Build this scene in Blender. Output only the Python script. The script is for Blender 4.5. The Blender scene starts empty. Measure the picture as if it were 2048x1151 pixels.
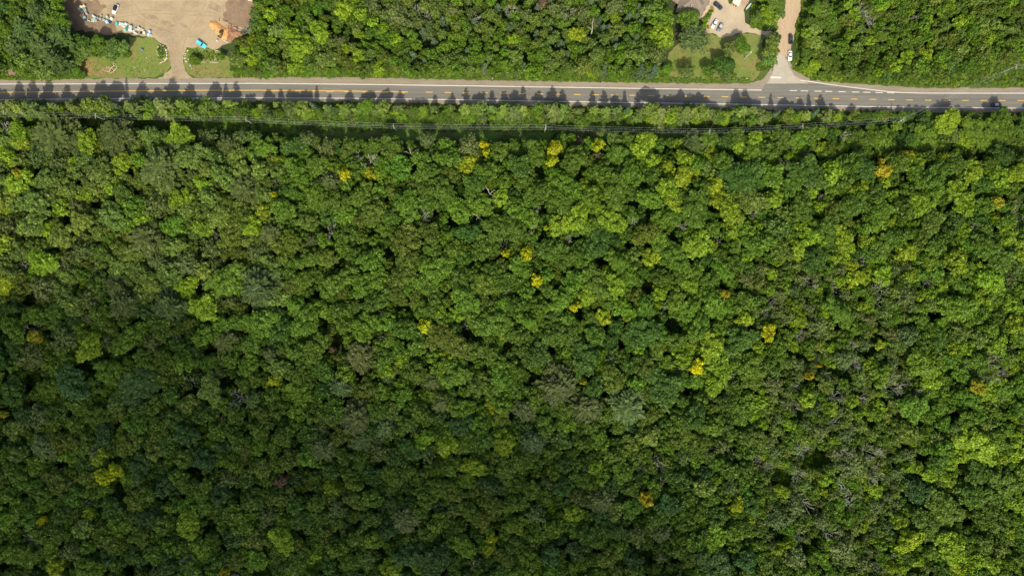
import bpy, math, random
import numpy as np
from mathutils import Vector, Matrix

# ------------------------------------------------------------------ camera, world, sun, exposure
SC = bpy.context.scene
COL = SC.collection
H = 331.0                     # drone height above the ground, metres
S = 4.12                      # photograph pixels (2048 wide) per metre on the ground
CX, CY = 1024.0, 575.5
cam_d = bpy.data.cameras.new("camera"); cam = bpy.data.objects.new("camera", cam_d); COL.objects.link(cam)
cam.location = (0, 0, H); cam.rotation_euler = (0, 0, 0)
cam_d.sensor_width = 36.0; cam_d.lens = 36.0 * H / (2048 / S); cam_d.clip_start = 1.0; cam_d.clip_end = 6000
SC.camera = cam

SUN_EL, SUN_STR, SKY_STR, EXPO = 46.0, 4.1, 0.15, 0.20
w = bpy.data.worlds.new("World"); SC.world = w; w.use_nodes = True
wn = w.node_tree.nodes; wl = w.node_tree.links
sky = wn.new("ShaderNodeTexSky"); sky.sky_type = 'NISHITA'; sky.sun_disc = False
sky.dust_density = 4.0; sky.ozone_density = 0.4; sky.sun_elevation = math.radians(SUN_EL); sky.sun_rotation = math.radians(180)
wl.new(sky.outputs[0], wn["Background"].inputs[0]); wn["Background"].inputs[1].default_value = SKY_STR
sd = bpy.data.lights.new("sun", 'SUN'); sd.energy = SUN_STR; sd.angle = math.radians(1.3); sd.color = (1.0, 0.93, 0.78)
sun = bpy.data.objects.new("sun", sd); COL.objects.link(sun)
sun.rotation_euler = (math.radians(90 - SUN_EL), 0, 0); sun.location = (0, -300, 300)
SC.view_settings.view_transform = 'Standard'; SC.view_settings.look = 'None'
SC.view_settings.gamma = 1.0; SC.view_settings.exposure = EXPO; SC.view_settings.use_curve_mapping = False
SC.render.resolution_x = 1024; SC.render.resolution_y = 575
SC.cycles.max_bounces = 5; SC.cycles.diffuse_bounces = 3; SC.cycles.transparent_max_bounces = 4

R = np.random.RandomState(7)
random.seed(7)

def W(px, py, z=0.0):
    k = (H - z) / H
    return ((px - CX) / S * k, (CY - py) / S * k)

# ------------------------------------------------------------------ thin unseen clouds, added high to the south to shade wood and road
def shade_cloud(px, py, rx, ry, tau, seed):
    alt = 900.0; r = np.random.RandomState(seed); x, y = W(px, py); y -= alt / math.tan(math.radians(SUN_EL)); c = 35.0
    v = []; f = []; nu, nv = 28, 14; ph = r.uniform(0, 6.28, 4)
    for j in range(nv + 1):
        for i in range(nu):
            a = 2 * math.pi * i / nu; b = math.pi * j / nv; q = 1 + .10 * math.sin(3 * a + ph[0]) + .07 * math.sin(5 * a + ph[1]) + .05 * math.sin(9 * a + ph[2])
            v.append((math.sin(b) * math.cos(a) * rx / S * q, math.sin(b) * math.sin(a) * ry / S * q, math.cos(b) * c))
    for j in range(nv):
        for i in range(nu): i2 = (i + 1) % nu; f.append((j * nu + i, (j + 1) * nu + i, (j + 1) * nu + i2, j * nu + i2))
    me = bpy.data.meshes.new("shade_cloud"); me.from_pydata(v, [], f); me.update()
    m = bpy.data.materials.new("shade_cloud_vapour"); m.use_nodes = True; nt = m.node_tree; nt.nodes.remove(nt.nodes["Principled BSDF"])
    pv = nt.nodes.new("ShaderNodeVolumePrincipled"); pv.inputs["Color"].default_value = (1, 1, 1, 1); pv.inputs["Density"].default_value = tau / (2 * c / math.sin(math.radians(SUN_EL)))
    nt.links.new(pv.outputs[0], nt.nodes["Material Output"].inputs["Volume"]); me.materials.append(m)
    o = bpy.data.objects.new("shade_cloud", me); COL.objects.link(o); o.location = (x, y, alt + 90 * seed); o.location.y -= 90 * seed / math.tan(math.radians(SUN_EL)); o["kind"] = 'structure'
for k_, q_ in enumerate([(250, 1060, 1500, 720, .17), (300, 1150, 1150, 560, .17), (150, 1000, 760, 470, .12), (900, 1230, 1000, 420, .12), (100, 880, 420, 300, .08), (1980, 250, 420, 140, .15)]): shade_cloud(*q_, k_)

# ------------------------------------------------------------------ materials
def mat(name, col=(0.2, 0.2, 0.2), rough=0.8, metal=0.0, spec=0.3, noise=None, noise2=None, bump=None, emis=None):
    """procedural material: base colour varied by up to two noises ((scale, amount, colour2))"""
    m = bpy.data.materials.new(name); m.use_nodes = True
    nt = m.node_tree; n = nt.nodes; l = nt.links; b = n["Principled BSDF"]
    b.inputs["Roughness"].default_value = rough; b.inputs["Metallic"].default_value = metal
    b.inputs["Specular IOR Level"].default_value = spec
    rgb = n.new("ShaderNodeRGB"); rgb.outputs[0].default_value = (*col, 1); out = rgb.outputs[0]
    tc = n.new("ShaderNodeTexCoord")
    for nz in (noise, noise2):
        if not nz: continue
        sc, lo, hi, c2 = nz[:4]; stretch = nz[4] if len(nz) > 4 else (1, 1, 1)
        mp = n.new("ShaderNodeMapping"); mp.inputs[3].default_value = stretch
        l.new(tc.outputs["Object"], mp.inputs[0])
        t = n.new("ShaderNodeTexNoise"); t.inputs["Scale"].default_value = sc; t.inputs["Detail"].default_value = 5
        t.inputs["Roughness"].default_value = 0.65
        l.new(mp.outputs[0], t.inputs["Vector"])
        mr = n.new("ShaderNodeMapRange"); mr.inputs[1].default_value = lo; mr.inputs[2].default_value = hi
        l.new(t.outputs[0], mr.inputs[0])
        mx = n.new("ShaderNodeMix"); mx.data_type = 'RGBA'
        l.new(mr.outputs[0], mx.inputs[0]); l.new(out, mx.inputs[6]); mx.inputs[7].default_value = (*c2, 1)
        out = mx.outputs[2]
    l.new(out, b.inputs["Base Color"])
    if bump:
        t = n.new("ShaderNodeTexNoise"); t.inputs["Scale"].default_value = bump[0]; t.inputs["Detail"].default_value = 4
        l.new(tc.outputs["Object"], t.inputs["Vector"])
        bp = n.new("ShaderNodeBump"); bp.inputs["Strength"].default_value = bump[1]; bp.inputs["Distance"].default_value = bump[2]
        l.new(t.outputs[0], bp.inputs["Height"]); l.new(bp.outputs[0], b.inputs["Normal"])
    return m

def leaf_mat(name, transl=0.36, var=0.48, rough=0.55, spec=0.25):
    """foliage: colour from the tree's own 'tint', varied leaf clump by leaf clump"""
    m = bpy.data.materials.new(name); m.use_nodes = True
    nt = m.node_tree; n = nt.nodes; l = nt.links; b = n["Principled BSDF"]
    at = n.new("ShaderNodeAttribute"); at.attribute_type = 'INSTANCER'; at.attribute_name = "tint"
    g = n.new("ShaderNodeNewGeometry")
    mr = n.new("ShaderNodeMapRange"); mr.inputs[3].default_value = 1 - var; mr.inputs[4].default_value = 1 + var
    l.new(g.outputs["Random Per Island"], mr.inputs[0])
    vm = n.new("ShaderNodeVectorMath"); vm.operation = 'SCALE'
    l.new(at.outputs["Vector"], vm.inputs[0]); l.new(mr.outputs[0], vm.inputs["Scale"])
    # hue wander inside one crown: a little toward yellow
    tc = n.new("ShaderNodeTexCoord"); t = n.new("ShaderNodeTexNoise"); t.inputs["Scale"].default_value = 0.35
    l.new(tc.outputs["Object"], t.inputs["Vector"])
    m2 = n.new("ShaderNodeMapRange"); m2.inputs[1].default_value = 0.45; m2.inputs[2].default_value = 0.75; m2.inputs[4].default_value = 0.5
    l.new(t.outputs[0], m2.inputs[0])
    ml = n.new("ShaderNodeVectorMath"); ml.operation = 'MULTIPLY'; ml.inputs[1].default_value = (1.22, 1.10, 0.9)
    l.new(vm.outputs[0], ml.inputs[0])
    mx = n.new("ShaderNodeMix"); mx.data_type = 'RGBA'
    l.new(m2.outputs[0], mx.inputs[0]); l.new(vm.outputs[0], mx.inputs[6]); l.new(ml.outputs[0], mx.inputs[7])
    l.new(mx.outputs[2], b.inputs["Base Color"]); b.inputs["Roughness"].default_value = rough
    b.inputs["Specular IOR Level"].default_value = spec
    tr = n.new("ShaderNodeBsdfTranslucent"); l.new(mx.outputs[2], tr.inputs[0])
    ms = n.new("ShaderNodeMixShader"); ms.inputs[0].default_value = transl
    l.new(b.outputs[0], ms.inputs[1]); l.new(tr.outputs[0], ms.inputs[2])
    l.new(ms.outputs[0], n["Material Output"].inputs[0])
    return m

LEAF = leaf_mat("leaves"); NEEDLE = leaf_mat("needles", 0.28, 0.42)
BARK = mat("bark", (0.10, 0.085, 0.07), 0.9, noise=(3, .35, .65, (0.20, 0.18, 0.15)))
PALEBARK = mat("weathered_bark", (0.37, 0.38, 0.28), 0.85, noise=(2.5, .5, .75, (0.26, 0.26, 0.20)))
WHITEBARK = mat("bleached_bark", (0.48, 0.46, 0.38), 0.85, noise=(2, .5, .7, (0.25, 0.22, 0.20)))

# ------------------------------------------------------------------ mesh helpers
def new_mesh(name, verts, faces, m=None, smooth=False):
    me = bpy.data.meshes.new(name)
    me.from_pydata([tuple(v) for v in verts], [], [tuple(f) for f in faces]); me.update()
    if m: me.materials.append(m)
    if smooth: me.polygons.foreach_set("use_smooth", [True] * len(me.polygons))
    return me

def quads_mesh(name, V, m):
    """V: (n,4,3) array, each a loose quad"""
    n = len(V); me = bpy.data.meshes.new(name)
    me.vertices.add(n * 4); me.vertices.foreach_set("co", V.reshape(-1).astype(np.float32))
    me.loops.add(n * 4); me.loops.foreach_set("vertex_index", np.arange(n * 4, dtype=np.int32))
    me.polygons.add(n); me.polygons.foreach_set("loop_start", np.arange(0, n * 4, 4, dtype=np.int32))
    me.polygons.foreach_set("loop_total", np.full(n, 4, np.int32)); me.update(calc_edges=True)
    me.materials.append(m); return me

class MB:
    """collects primitives into one mesh"""
    def __init__(s): s.v = []; s.f = []
    def add(s, v, f):
        o = len(s.v); s.v += [tuple(x) for x in v]; s.f += [tuple(i + o for i in q) for q in f]; return s
    def box(s, x0, x1, y0, y1, z0, z1, M=None):
        v = [(x0, y0, z0), (x1, y0, z0), (x1, y1, z0), (x0, y1, z0), (x0, y0, z1), (x1, y0, z1), (x1, y1, z1), (x0, y1, z1)]
        if M: v = [M @ Vector(p) for p in v]
        return s.add(v, [(0, 3, 2, 1), (4, 5, 6, 7), (0, 1, 5, 4), (1, 2, 6, 5), (2, 3, 7, 6), (3, 0, 4, 7)])
    def tube(s, pts, rad, n=6, cap=True):
        pts = [Vector(p) for p in pts]; rad = rad if hasattr(rad, '__len__') else [rad] * len(pts)
        o = len(s.v)
        for i, p in enumerate(pts):
            d = (pts[min(i + 1, len(pts) - 1)] - pts[max(i - 1, 0)]).normalized()
            a = d.cross(Vector((0, 0, 1)));
            if a.length < 1e-3: a = d.cross(Vector((1, 0, 0)))
            a.normalize(); b = d.cross(a)
            for k in range(n):
                t = 2 * math.pi * k / n
                s.v.append(tuple(p + (a * math.cos(t) + b * math.sin(t)) * rad[i]))
        for i in range(len(pts) - 1):
            for k in range(n):
                k2 = (k + 1) % n
                s.f.append((o + i * n + k, o + i * n + k2, o + (i + 1) * n + k2, o + (i + 1) * n + k))
        if cap:
            s.f.append(tuple(o + k for k in range(n))[::-1]); e = o + (len(pts) - 1) * n
            s.f.append(tuple(e + k for k in range(n)))
        return s
    def loft(s, rings, cap=True):
        n = len(rings[0]); o = len(s.v)
        for r in rings: s.v += [tuple(p) for p in r]
        for i in range(len(rings) - 1):
            for k in range(n):
                k2 = (k + 1) % n
                s.f.append((o + i * n + k, o + i * n + k2, o + (i + 1) * n + k2, o + (i + 1) * n + k))
        if cap:
            s.f.append(tuple(o + k for k in range(n))[::-1]); e = o + (len(rings) - 1) * n
            s.f.append(tuple(e + k for k in range(n)))
        return s
    def mesh(s, name, m, smooth=False): return new_mesh(name, s.v, s.f, m, smooth)

def link(name, me, parent=None):
    o = bpy.data.objects.new(name, me); COL.objects.link(o)
    if parent: o.parent = parent
    return o
def empty(name, loc=(0, 0, 0), rz=0):
    o = bpy.data.objects.new(name, None); COL.objects.link(o); o.location = loc; o.rotation_euler = (0, 0, rz)
    o.empty_display_size = 0.5; return o
def tag(o, label, cat, group=None):
    o["label"] = label; o["category"] = cat
    if group: o["group"] = group
    return o
def dup(o, parent=None):
    c = o.copy(); COL.objects.link(c)
    if parent: c.parent = parent
    for ch in o.children: dup(ch, c)
    return c

# ------------------------------------------------------------------ ground sheets
def jitter_poly(pts, step=1.6, amp=0.35, z=0.0, seed=1):
    """photo-pixel polygon -> ragged world outline"""
    r = random.Random(seed); P = [W(*p) for p in pts]; out = []
    for i in range(len(P)):
        a = Vector(P[i]); b = Vector(P[(i + 1) % len(P)]); L = (b - a).length; n = max(1, int(L / step))
        nr = Vector((-(b - a).y, (b - a).x)).normalized() if L > 0 else Vector((0, 0))
        for k in range(n):
            p = a.lerp(b, k / n) + nr * r.uniform(-amp, amp)
            out.append((p.x, p.y, z))
    return out
def sheet(name, pts, z, m, amp=0.35, seed=1, step=1.6, kind='structure', label=None, cat=None):
    import mathutils.geometry as mg
    v = jitter_poly(pts, step, amp, z, seed)
    tris = mg.tessellate_polygon([[Vector(p) for p in v]])
    fs = []
    for t in tris:
        a, b, c = (Vector(v[i]) for i in t)
        fs.append(t if (b - a).cross(c - a).z > 0 else t[::-1])
    o = link(name, new_mesh(name, v, fs, m)); o["kind"] = kind
    return o

M_FLOOR = mat("forest_floor", (0.045, 0.085, 0.018), 0.95, noise=(0.12, .4, .62, (0.045, 0.042, 0.02)), noise2=(1.4, .45, .7, (0.035, 0.07, 0.015)), bump=(2.0, .8, .3))
M_GRASS = mat("grass", (0.15, 0.20, 0.038), 0.95, noise=(0.08, .45, .65, (0.24, 0.19, 0.07)), noise2=(1.1, .45, .75, (0.11, 0.15, 0.025)), bump=(5, .7, .12))
M_VERGE = mat("rough_grass", (0.07, 0.13, 0.02), 0.95, noise=(0.12, .4, .65, (0.12, 0.125, 0.03)), noise2=(1.3, .4, .7, (0.045, 0.10, 0.015)), bump=(3, .9, .3))
M_CORR = mat("low_ground_cover", (0.09, 0.17, 0.025), 0.95, noise=(0.10, .45, .62, (0.10, 0.07, 0.04)), noise2=(1.5, .4, .7, (0.06, 0.12, 0.018)), bump=(3, .9, .3))
M_DIRT = mat("dirt", (0.34, 0.265, 0.155), 0.95, noise=(0.10, .45, .62, (0.23, 0.175, 0.105)), noise2=(1.8, .4, .75, (0.44, 0.34, 0.21)), bump=(6, .5, .05))
M_SOIL = mat("brown_soil", (0.19, 0.13, 0.085), 0.95, noise=(0.3, .35, .65, (0.28, 0.2, 0.12)), noise2=(2, .5, .75, (0.11, 0.08, 0.05)))
M_GRAVEL = mat("gravel", (0.26, 0.22, 0.16), 0.95, noise=(0.6, .4, .65, (0.20, 0.165, 0.12), (0.15, 1, 1)), noise2=(5, .45, .7, (0.36, 0.30, 0.22)))
M_DRIVE = mat("gravel_drive", (0.44, 0.35, 0.23), 0.95, noise=(0.2, .4, .65, (0.33, 0.27, 0.18)), noise2=(3, .45, .7, (0.50, 0.42, 0.3)))
M_TRACK = mat("sandy_track", (0.41, 0.32, 0.20), 0.95, noise=(1.2, .4, .65, (0.36, 0.25, 0.15), (1, 0.08, 1)), noise2=(3, .45, .75, (0.55, 0.42, 0.28)))
M_ASPH = mat("asphalt", (0.19, 0.18, 0.148), 0.9, noise=(0.9, .4, .65, (0.135, 0.13, 0.113), (0.04, 1, 1)), noise2=(6, .5, .8, (0.21, 0.20, 0.17)))
M_PALE = mat("pale_asphalt", (0.40, 0.36, 0.28), 0.9, noise=(0.25, .4, .65, (0.33, 0.30, 0.23)), noise2=(4, .5, .8, (0.46, 0.42, 0.33)))
M_WHITE = mat("white_paint", (0.62, 0.60, 0.53), 0.7, noise=(1.5, .55, .8, (0.45, 0.43, 0.38)))
M_YEL = mat("yellow_paint", (0.72, 0.44, 0.08), 0.7, noise=(1.2, .5, .8, (0.52, 0.33, 0.08)))

gsz = 1800
g = link("ground", new_mesh("ground", [(-gsz, -gsz, 0), (gsz, -gsz, 0), (gsz, gsz, 0), (-gsz, gsz, 0)], [(0, 1, 2, 3)], M_FLOOR)); g["kind"] = 'structure'

NL = [(-260, 169.5), (0, 168.5), (256, 167.6), (512, 167), (700, 168.8), (900, 171.5), (1100, 174.5), (1300, 177.5), (1450, 179.6), (1523, 180.6)]
NL2 = [(1600, 160.5), (1630, 165), (1660, 169.5), (1700, 174.5), (1740, 179.5), (1775, 183.3), (1800, 185.3), (1840, 186.5), (2048, 186.7), (2330, 187)]
SL = [(-260, 202), (0, 199.5), (256, 197.2), (512, 195.8), (700, 196.8), (900, 199.6), (1200, 204.5), (1450, 208.3), (1700, 212.7), (1850, 215), (2048, 216.6), (2330, 218)]
def ip(L, x):
    for (x0, y0), (x1, y1) in zip(L, L[1:]):
        if x0 <= x <= x1: return y0 + (y1 - y0) * (x - x0) / (x1 - x0)
    return L[0][1] if x < L[0][0] else L[-1][1]
NLF = NL + [(1560, 181.2), (1700, 182.5)] + NL2[5:]       # north line without the turning bay
def off(L, d): return [(x, y + d) for x, y in L]

sheet("grass_verge", [(-260, 128), (160, 130), (480, 122), (700, 136), (1000, 140), (1330, 128), (1530, 120), (1600, 120), (1800, 140), (1990, 105), (2330, 100), (2330, 182), (-260, 176)], 0.02, M_VERGE, .8, 3)
sheet("grass_verge", off(SL, 4) + [(2330, 236), (1850, 236), (1500, 232), (1000, 222), (512, 215), (-260, 222)], 0.02, M_VERGE, .5, 4)
sheet("cleared_corridor", [(-260, 222), (300, 234), (512, 240), (800, 248), (1100, 252), (1400, 256), (1600, 248), (1800, 238), (2100, 226), (2100, 240), (1850, 250), (1600, 270), (1400, 276), (1100, 284), (800, 284), (512, 268), (300, 262), (-260, 248)], 0.025, M_CORR, 1.2, 5)
for k_, b_ in enumerate(((1566, 950, 17, 16), (1622, 917, 24, 20), (1600, 975, 14, 18), (1650, 1020, 14, 14))):
    sheet("clearing_grass", [(b_[0] + b_[2] * math.cos(a) * (1 + .15 * math.sin(3 * a)), b_[1] + b_[3] * math.sin(a)) for a in np.linspace(0, 6.283, 15)[:-1]], .03 + .001 * k_, mat("clearing_grass", (0.15, 0.23, 0.03), .95, noise=(.3, .4, .65, (.10, .16, .025)), noise2=(2, .4, .7, (.19, .25, .04))), .8, 90 + k_)
sheet("dirt_yard", [(60, -90), (70, 5), (120, 20), (150, 48), (235, 66), (300, 74), (320, 84), (335, 96), (340, 112), (342, 135), (332, 148), (312, 162), (400, 162), (378, 150), (369, 135), (367, 112), (374, 96), (395, 95), (430, 98), (452, 88), (490, 66), (515, 20), (520, -90)], 0.04, M_DIRT, .6, 6)
sheet("bare_soil", [(60, -60), (60, 10), (112, 24), (150, 60), (235, 70), (230, 45), (195, 30), (215, 14), (190, 0), (160, 4), (140, -10), (110, -60)], 0.06, M_SOIL, .9, 7)
sheet("bare_soil", [(462, -20), (452, 14), (446, 34), (458, 48), (480, 56), (500, 50), (512, 0), (505, -20)], 0.06, M_SOIL, .9, 8)
sheet("bare_soil", [(-20, 140), (30, 141), (55, 147), (52, 153), (-20, 154)], 0.06, M_SOIL, .9, 9)
sheet("lawn", [(160, 108), (205, 112), (262, 104), (258, 76), (300, 76), (319, 84), (334, 96), (340, 112), (341, 135), (328, 149), (300, 156), (230, 157), (163, 158)], 0.05, M_GRASS, .5, 10)
sheet("lawn", [(376, 97), (395, 96), (430, 99), (450, 108), (480, 130), (515, 138), (512, 154), (390, 155), (374, 148), (368, 130), (368, 110)], 0.05, M_GRASS, .5, 11)
sheet("lawn", [(1322, 140), (1338, 105), (1395, 55), (1412, 64), (1440, 74), (1500, 66), (1522, 70), (1530, 110), (1528, 140), (1505, 160), (1450, 162), (1325, 152)], 0.05, M_GRASS, .5, 12)
sheet("gravel_drive", [(1400, 60), (1418, 40), (1440, -30), (1500, -60), (1498, 0), (1486, 20), (1490, 46), (1504, 55), (1530, 62), (1545, 64), (1545, 72), (1518, 70), (1495, 66), (1470, 68), (1445, 76), (1425, 68)], 0.07, M_DRIVE, .45, 13)
sheet("gravel_drive", [(1395, -60), (1410, 0), (1425, 30), (1445, 10), (1450, -60)], 0.065, M_DRIVE, .45, 33)
sheet("gravel_track", [(1575, -90), (1572, 0), (1562, 30), (1548, 62), (1545, 75), (1556, 90), (1552, 115), (1545, 140), (1590, 140), (1577, 122), (1581, 100), (1590, 65), (1593, 42), (1606, 0), (1612, -90)], 0.07, M_TRACK, .4, 14)
sheet("gravel_shoulder", [(-260, 159), (0, 160.7), (256, 157), (330, 158), (512, 155), (700, 155), (900, 159.5), (1100, 163), (1300, 166), (1450, 168), (1500, 167), (1522, 160), (1536, 146), (1546, 124), (1553, 112), (1578, 118), (1584, 132), (1597, 146), (1616, 156), (1650, 163), (1760, 171), (1850, 176), (2048, 176.5), (2330, 177)] + off(NLF, 2)[::-1], 0.08, M_GRAVEL, .35, 15)
sheet("gravel_shoulder", off(SL, -1) + [(2330, 226), (2048, 225), (1850, 226.5), (1700, 224), (1500, 219.5), (1400, 218.5), (1200, 214.5), (900, 208), (700, 204.5), (512, 204), (250, 205.5), (-260, 210)], 0.08, M_GRAVEL, .35, 16)
sheet("side_road", [(1553.5, 109), (1565, 109), (1574, 122), (1580, 138), (1588, 150), (1600, 158.5), (1612, 164), (1618, 168), (1533, 168), (1545, 148), (1549, 128)], 0.11, M_PALE, .12, 17)
sheet("road", [(x, y - 1.3) for x, y in NL] + [(1533, 167.5), (1618, 167.2)] + [(x, y - 1.3) for x, y in NL2[2:]] + off(SL, 1.6)[::-1], 0.12, M_ASPH, .05, 18)

M_RUT = mat("packed_dirt_rut", (0.31, 0.24, 0.14), 0.95, noise=(.5, .4, .65, (0.37, 0.29, 0.17)), noise2=(3, .4, .7, (0.27, .21, .13)))
M_DAMP = mat("damp_dirt", (0.24, 0.18, 0.11), 0.95, noise=(.25, .45, .6, (0.36, 0.28, 0.165)), noise2=(1.8, .4, .7, (0.30, .23, .14)))
M_PATCH = mat("road_patch", (0.07, 0.068, 0.06), 0.9, noise=(1, .4, .6, (.10, .097, .085)))
def blob(x, y, rx, ry, rot, n=16, seed=0):
    r = random.Random(seed); c, s_ = math.cos(rot), math.sin(rot); out = []
    for k in range(n):
        a = 6.283 * k / n; q = r.uniform(.75, 1.2); u, v = rx * q * math.cos(a), ry * q * math.sin(a); out.append((x + u * c - v * s_, y + u * s_ + v * c))
    return out
M_WORN = mat('worn_orange_grass', (0.30, 0.20, 0.08), 0.95, noise=(.25, .4, .6, (0.17, 0.17, 0.05)), noise2=(1.5, .45, .7, (0.24, .19, .07)))
for k, b in enumerate([(174, 134, 11, 19, .1), (190, 147, 22, 6, 0), (215, 140, 14, 7, 0)]): sheet('worn_grass', blob(*b, seed=20 + k), .056 + .001 * k, M_WORN, .5, 30 + k, 1.0)
for k, b in enumerate([(300, 34, 17, 5, .22), (335, 48, 16, 4.5, .3), (318, 57, 24, 3, .3), (368, 52, 9, 3, .5), (430, 15, 14, 9, .4), (395, 30, 12, 3, -.2), (352, 140, 5, 10, 0)]): sheet("damp_dirt", blob(*b, seed=k), .045 + .001 * k, M_DAMP, .4, 40 + k, 1.0)
def rut(L, wd, k):
    out = []
    for sgn in (1, -1):
        q = []
        for i, (x, y) in enumerate(L):
            a = L[max(i - 1, 0)]; b = L[min(i + 1, len(L) - 1)]; d = math.hypot(b[0] - a[0], b[1] - a[1]); q.append((x - sgn * (b[1] - a[1]) / d * wd / 2, y + sgn * (b[0] - a[0]) / d * wd / 2))
        out += q if sgn > 0 else q[::-1]
    sheet("wheel_rut", out, .055 + .001 * k, M_RUT, .12, 60 + k, .9)
for k, L in enumerate([[(350, 160), (352, 135), (350, 110), (338, 80), (310, 55), (270, 30), (240, -20)], [(357, 160), (359, 135), (358, 110), (348, 78), (318, 50), (280, 25), (250, -20)], [(362, 150), (362, 110), (372, 75), (400, 45), (420, 10), (425, -30)], [(355, 150), (355, 110), (364, 72), (392, 42), (411, 8), (416, -30)], [(230, 30), (290, 20), (360, 22), (430, 25)], [(230, 36), (290, 27), (360, 29), (430, 33)]]): rut(L, 2.0, k)
for k, (x, y, rx, ry) in enumerate([(1712, 191, 3, .5), (1748, 190, 2, .5), (1761, 198, 2.5, .6), (1890, 191, 2, .6), (1920, 192, 1.8, .4), (1995, 192, 1.5, .5), (2012, 219, 2, .7), (728, 193.5, 2.5, .6), (617, 170.5, 2, .3), (984, 199.4, 3, .5), (1060, 178, 4, .4), (1880, 217.5, 7, .5), (1748, 216, 6, .5), (470, 178, 1, .5), (500, 177, .8, 1)]): sheet("road_patch", blob(x, y, rx, ry, 0, 10, k), .124, M_PATCH, .03, 80 + k, 1.0)
def ribbon(mb, L, wpx, z=0.135):
    P = [Vector((*W(*p), z)) for p in L]; h = wpx / S / 2; v = []
    for i, p in enumerate(P):
        d = (P[min(i + 1, len(P) - 1)] - P[max(i - 1, 0)]).normalized(); n = Vector((-d.y, d.x, 0))
        v += [p + n * h, p - n * h]
    mb.add(v, [(2 * i, 2 * i + 1, 2 * i + 3, 2 * i + 2) for i in range(len(P) - 1)])
def dens(L, n=8):
    out = []
    for (a, b) in zip(L, L[1:]):
        for k in range(n): out.append((a[0] + (b[0] - a[0]) * k / n, a[1] + (b[1] - a[1]) * k / n))
    return out + [L[-1]]
for L in (NL, NL2):
    mb = MB(); ribbon(mb, dens(L), 1.7); link("edge_line", mb.mesh("edge_line", M_WHITE))["kind"] = 'structure'
mb = MB(); ribbon(mb, dens(SL), 1.5); link("edge_line", mb.mesh("edge_line", M_WHITE))["kind"] = 'structure'
CL = [(-260, 187.5), (0, 185), (256, 182), (400, 181), (512, 180.8), (620, 181.5), (720, 182.8), (816, 184.2)]
mb = MB(); ribbon(mb, dens(CL), 1.5)
mb2 = mb
for x in [548, 585, 622, 659, 696, 733, 770, 803]:
    y = ip(CL, x); ribbon(mb2, [(x - 7, y + 1.5), (x + 7, y + 1.6)], 1.0)
link("centre_line", mb.mesh("centre_line", M_YEL))["kind"] = 'structure'
DL = [(858, 184.6), (932, 185.7), (1264, 191), (1448, 193.7), (1610, 196.5), (1816, 200.3), (1900, 201), (2005, 201.2), (2330, 202)]
mb = MB()
for k in range(-2, 38):
    x = 932.5 + 36.95 * k; ribbon(mb, [(x - 6.6, ip(DL, x - 6.6)), (x + 6.6, ip(DL, x + 6.6))], 1.4)
link("centre_line", mb.mesh("centre_line", M_YEL))["kind"] = 'structure'
mb = MB()
for i, x in enumerate([1586.5, 1608.5, 1636, 1657, 1683.6, 1711, 1733.4, 1757.8, 1781]):
    y = 181.6 + (x - 1586) * 0.0222; ribbon(mb, [(x - 7.2, y - .1), (x + 7.2, y + .1)], 1.5)
ribbon(mb, [(1540.5, 154.8), (1562, 155.6)], 3.2, 0.14)
link("lane_marking", mb.mesh("lane_marking", M_WHITE))["kind"] = 'structure'

# ------------------------------------------------------------------ tree meshes
def unit(v): return v / (np.linalg.norm(v, axis=-1, keepdims=True) + 1e-9)
def tuft_quads(P, N, size, r, el=1.0, D=None, tilt=0.6):
    n = len(P); N = unit(N + r.normal(0, tilt, (n, 3)))
    if D is None: D = r.normal(0, 1, (n, 3))
    T = unit(D - N * np.sum(D * N, 1, keepdims=True)); B = np.cross(N, T)
    s = (size * r.uniform(.65, 1.35, n))[:, None]
    a = T * s * el * .5; b = B * s * .5
    k = r.uniform(.55, 1.0, (n, 1))
    return np.stack([P - a - b * k, P + a - b * k * .6, P + a + b, P - a * .8 + b], 1)

def broadleaf(seed, n=1500, size=.62, K=22, lobed=1.0, vz=.62, rclump=(.24, .38), spike=.22):
    r = np.random.RandomState(seed); R0 = 5.0; cz = 10.6
    ph = r.uniform(0, 6.28, 3); cen = []; rad = []
    for i in range(K):
        u = (i + .5) / K; zc = 1 - 1.25 * u; th = 2.39996 * i + r.uniform(-.4, .4); rr = math.sqrt(max(0, 1 - zc * zc))
        q = r.uniform(.42, .80) * (1 + .22 * math.sin(2 * th + ph[0]) + .16 * math.sin(3 * th + ph[1]))
        rc = r.uniform(*rclump) * R0
        cen.append([rr * math.cos(th) * q * R0, rr * math.sin(th) * q * R0, cz + zc * q * R0 * vz + r.uniform(-.5, .5)]); rad.append(rc)
    cen = np.array(cen); rad = np.array(rad)
    idx = r.choice(K, n * 2, p=rad ** 2 / np.sum(rad ** 2)); d = unit(r.normal(0, 1, (n * 2, 3)))
    d[:, 2] = np.where(d[:, 2] < -.35, -d[:, 2], d[:, 2])
    P = cen[idx] + d * rad[idx, None] * (1.0 - spike + spike * 2 * r.uniform(0, 1, (n * 2, 1)) ** 1.5) * np.array([1, 1, .85])
    dist = np.linalg.norm(P[:, None] - cen[None], axis=2) / rad[None]; dist[np.arange(len(P)), idx] = 9
    keep = (dist.min(1) > .72); P = P[keep][:n]; d = d[keep][:n]
    return tuft_quads(P, d + np.array([0, 0, .25]), size, r, 1.35, d * .6 + r.normal(0, .5, d.shape), tilt=.7)

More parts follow.
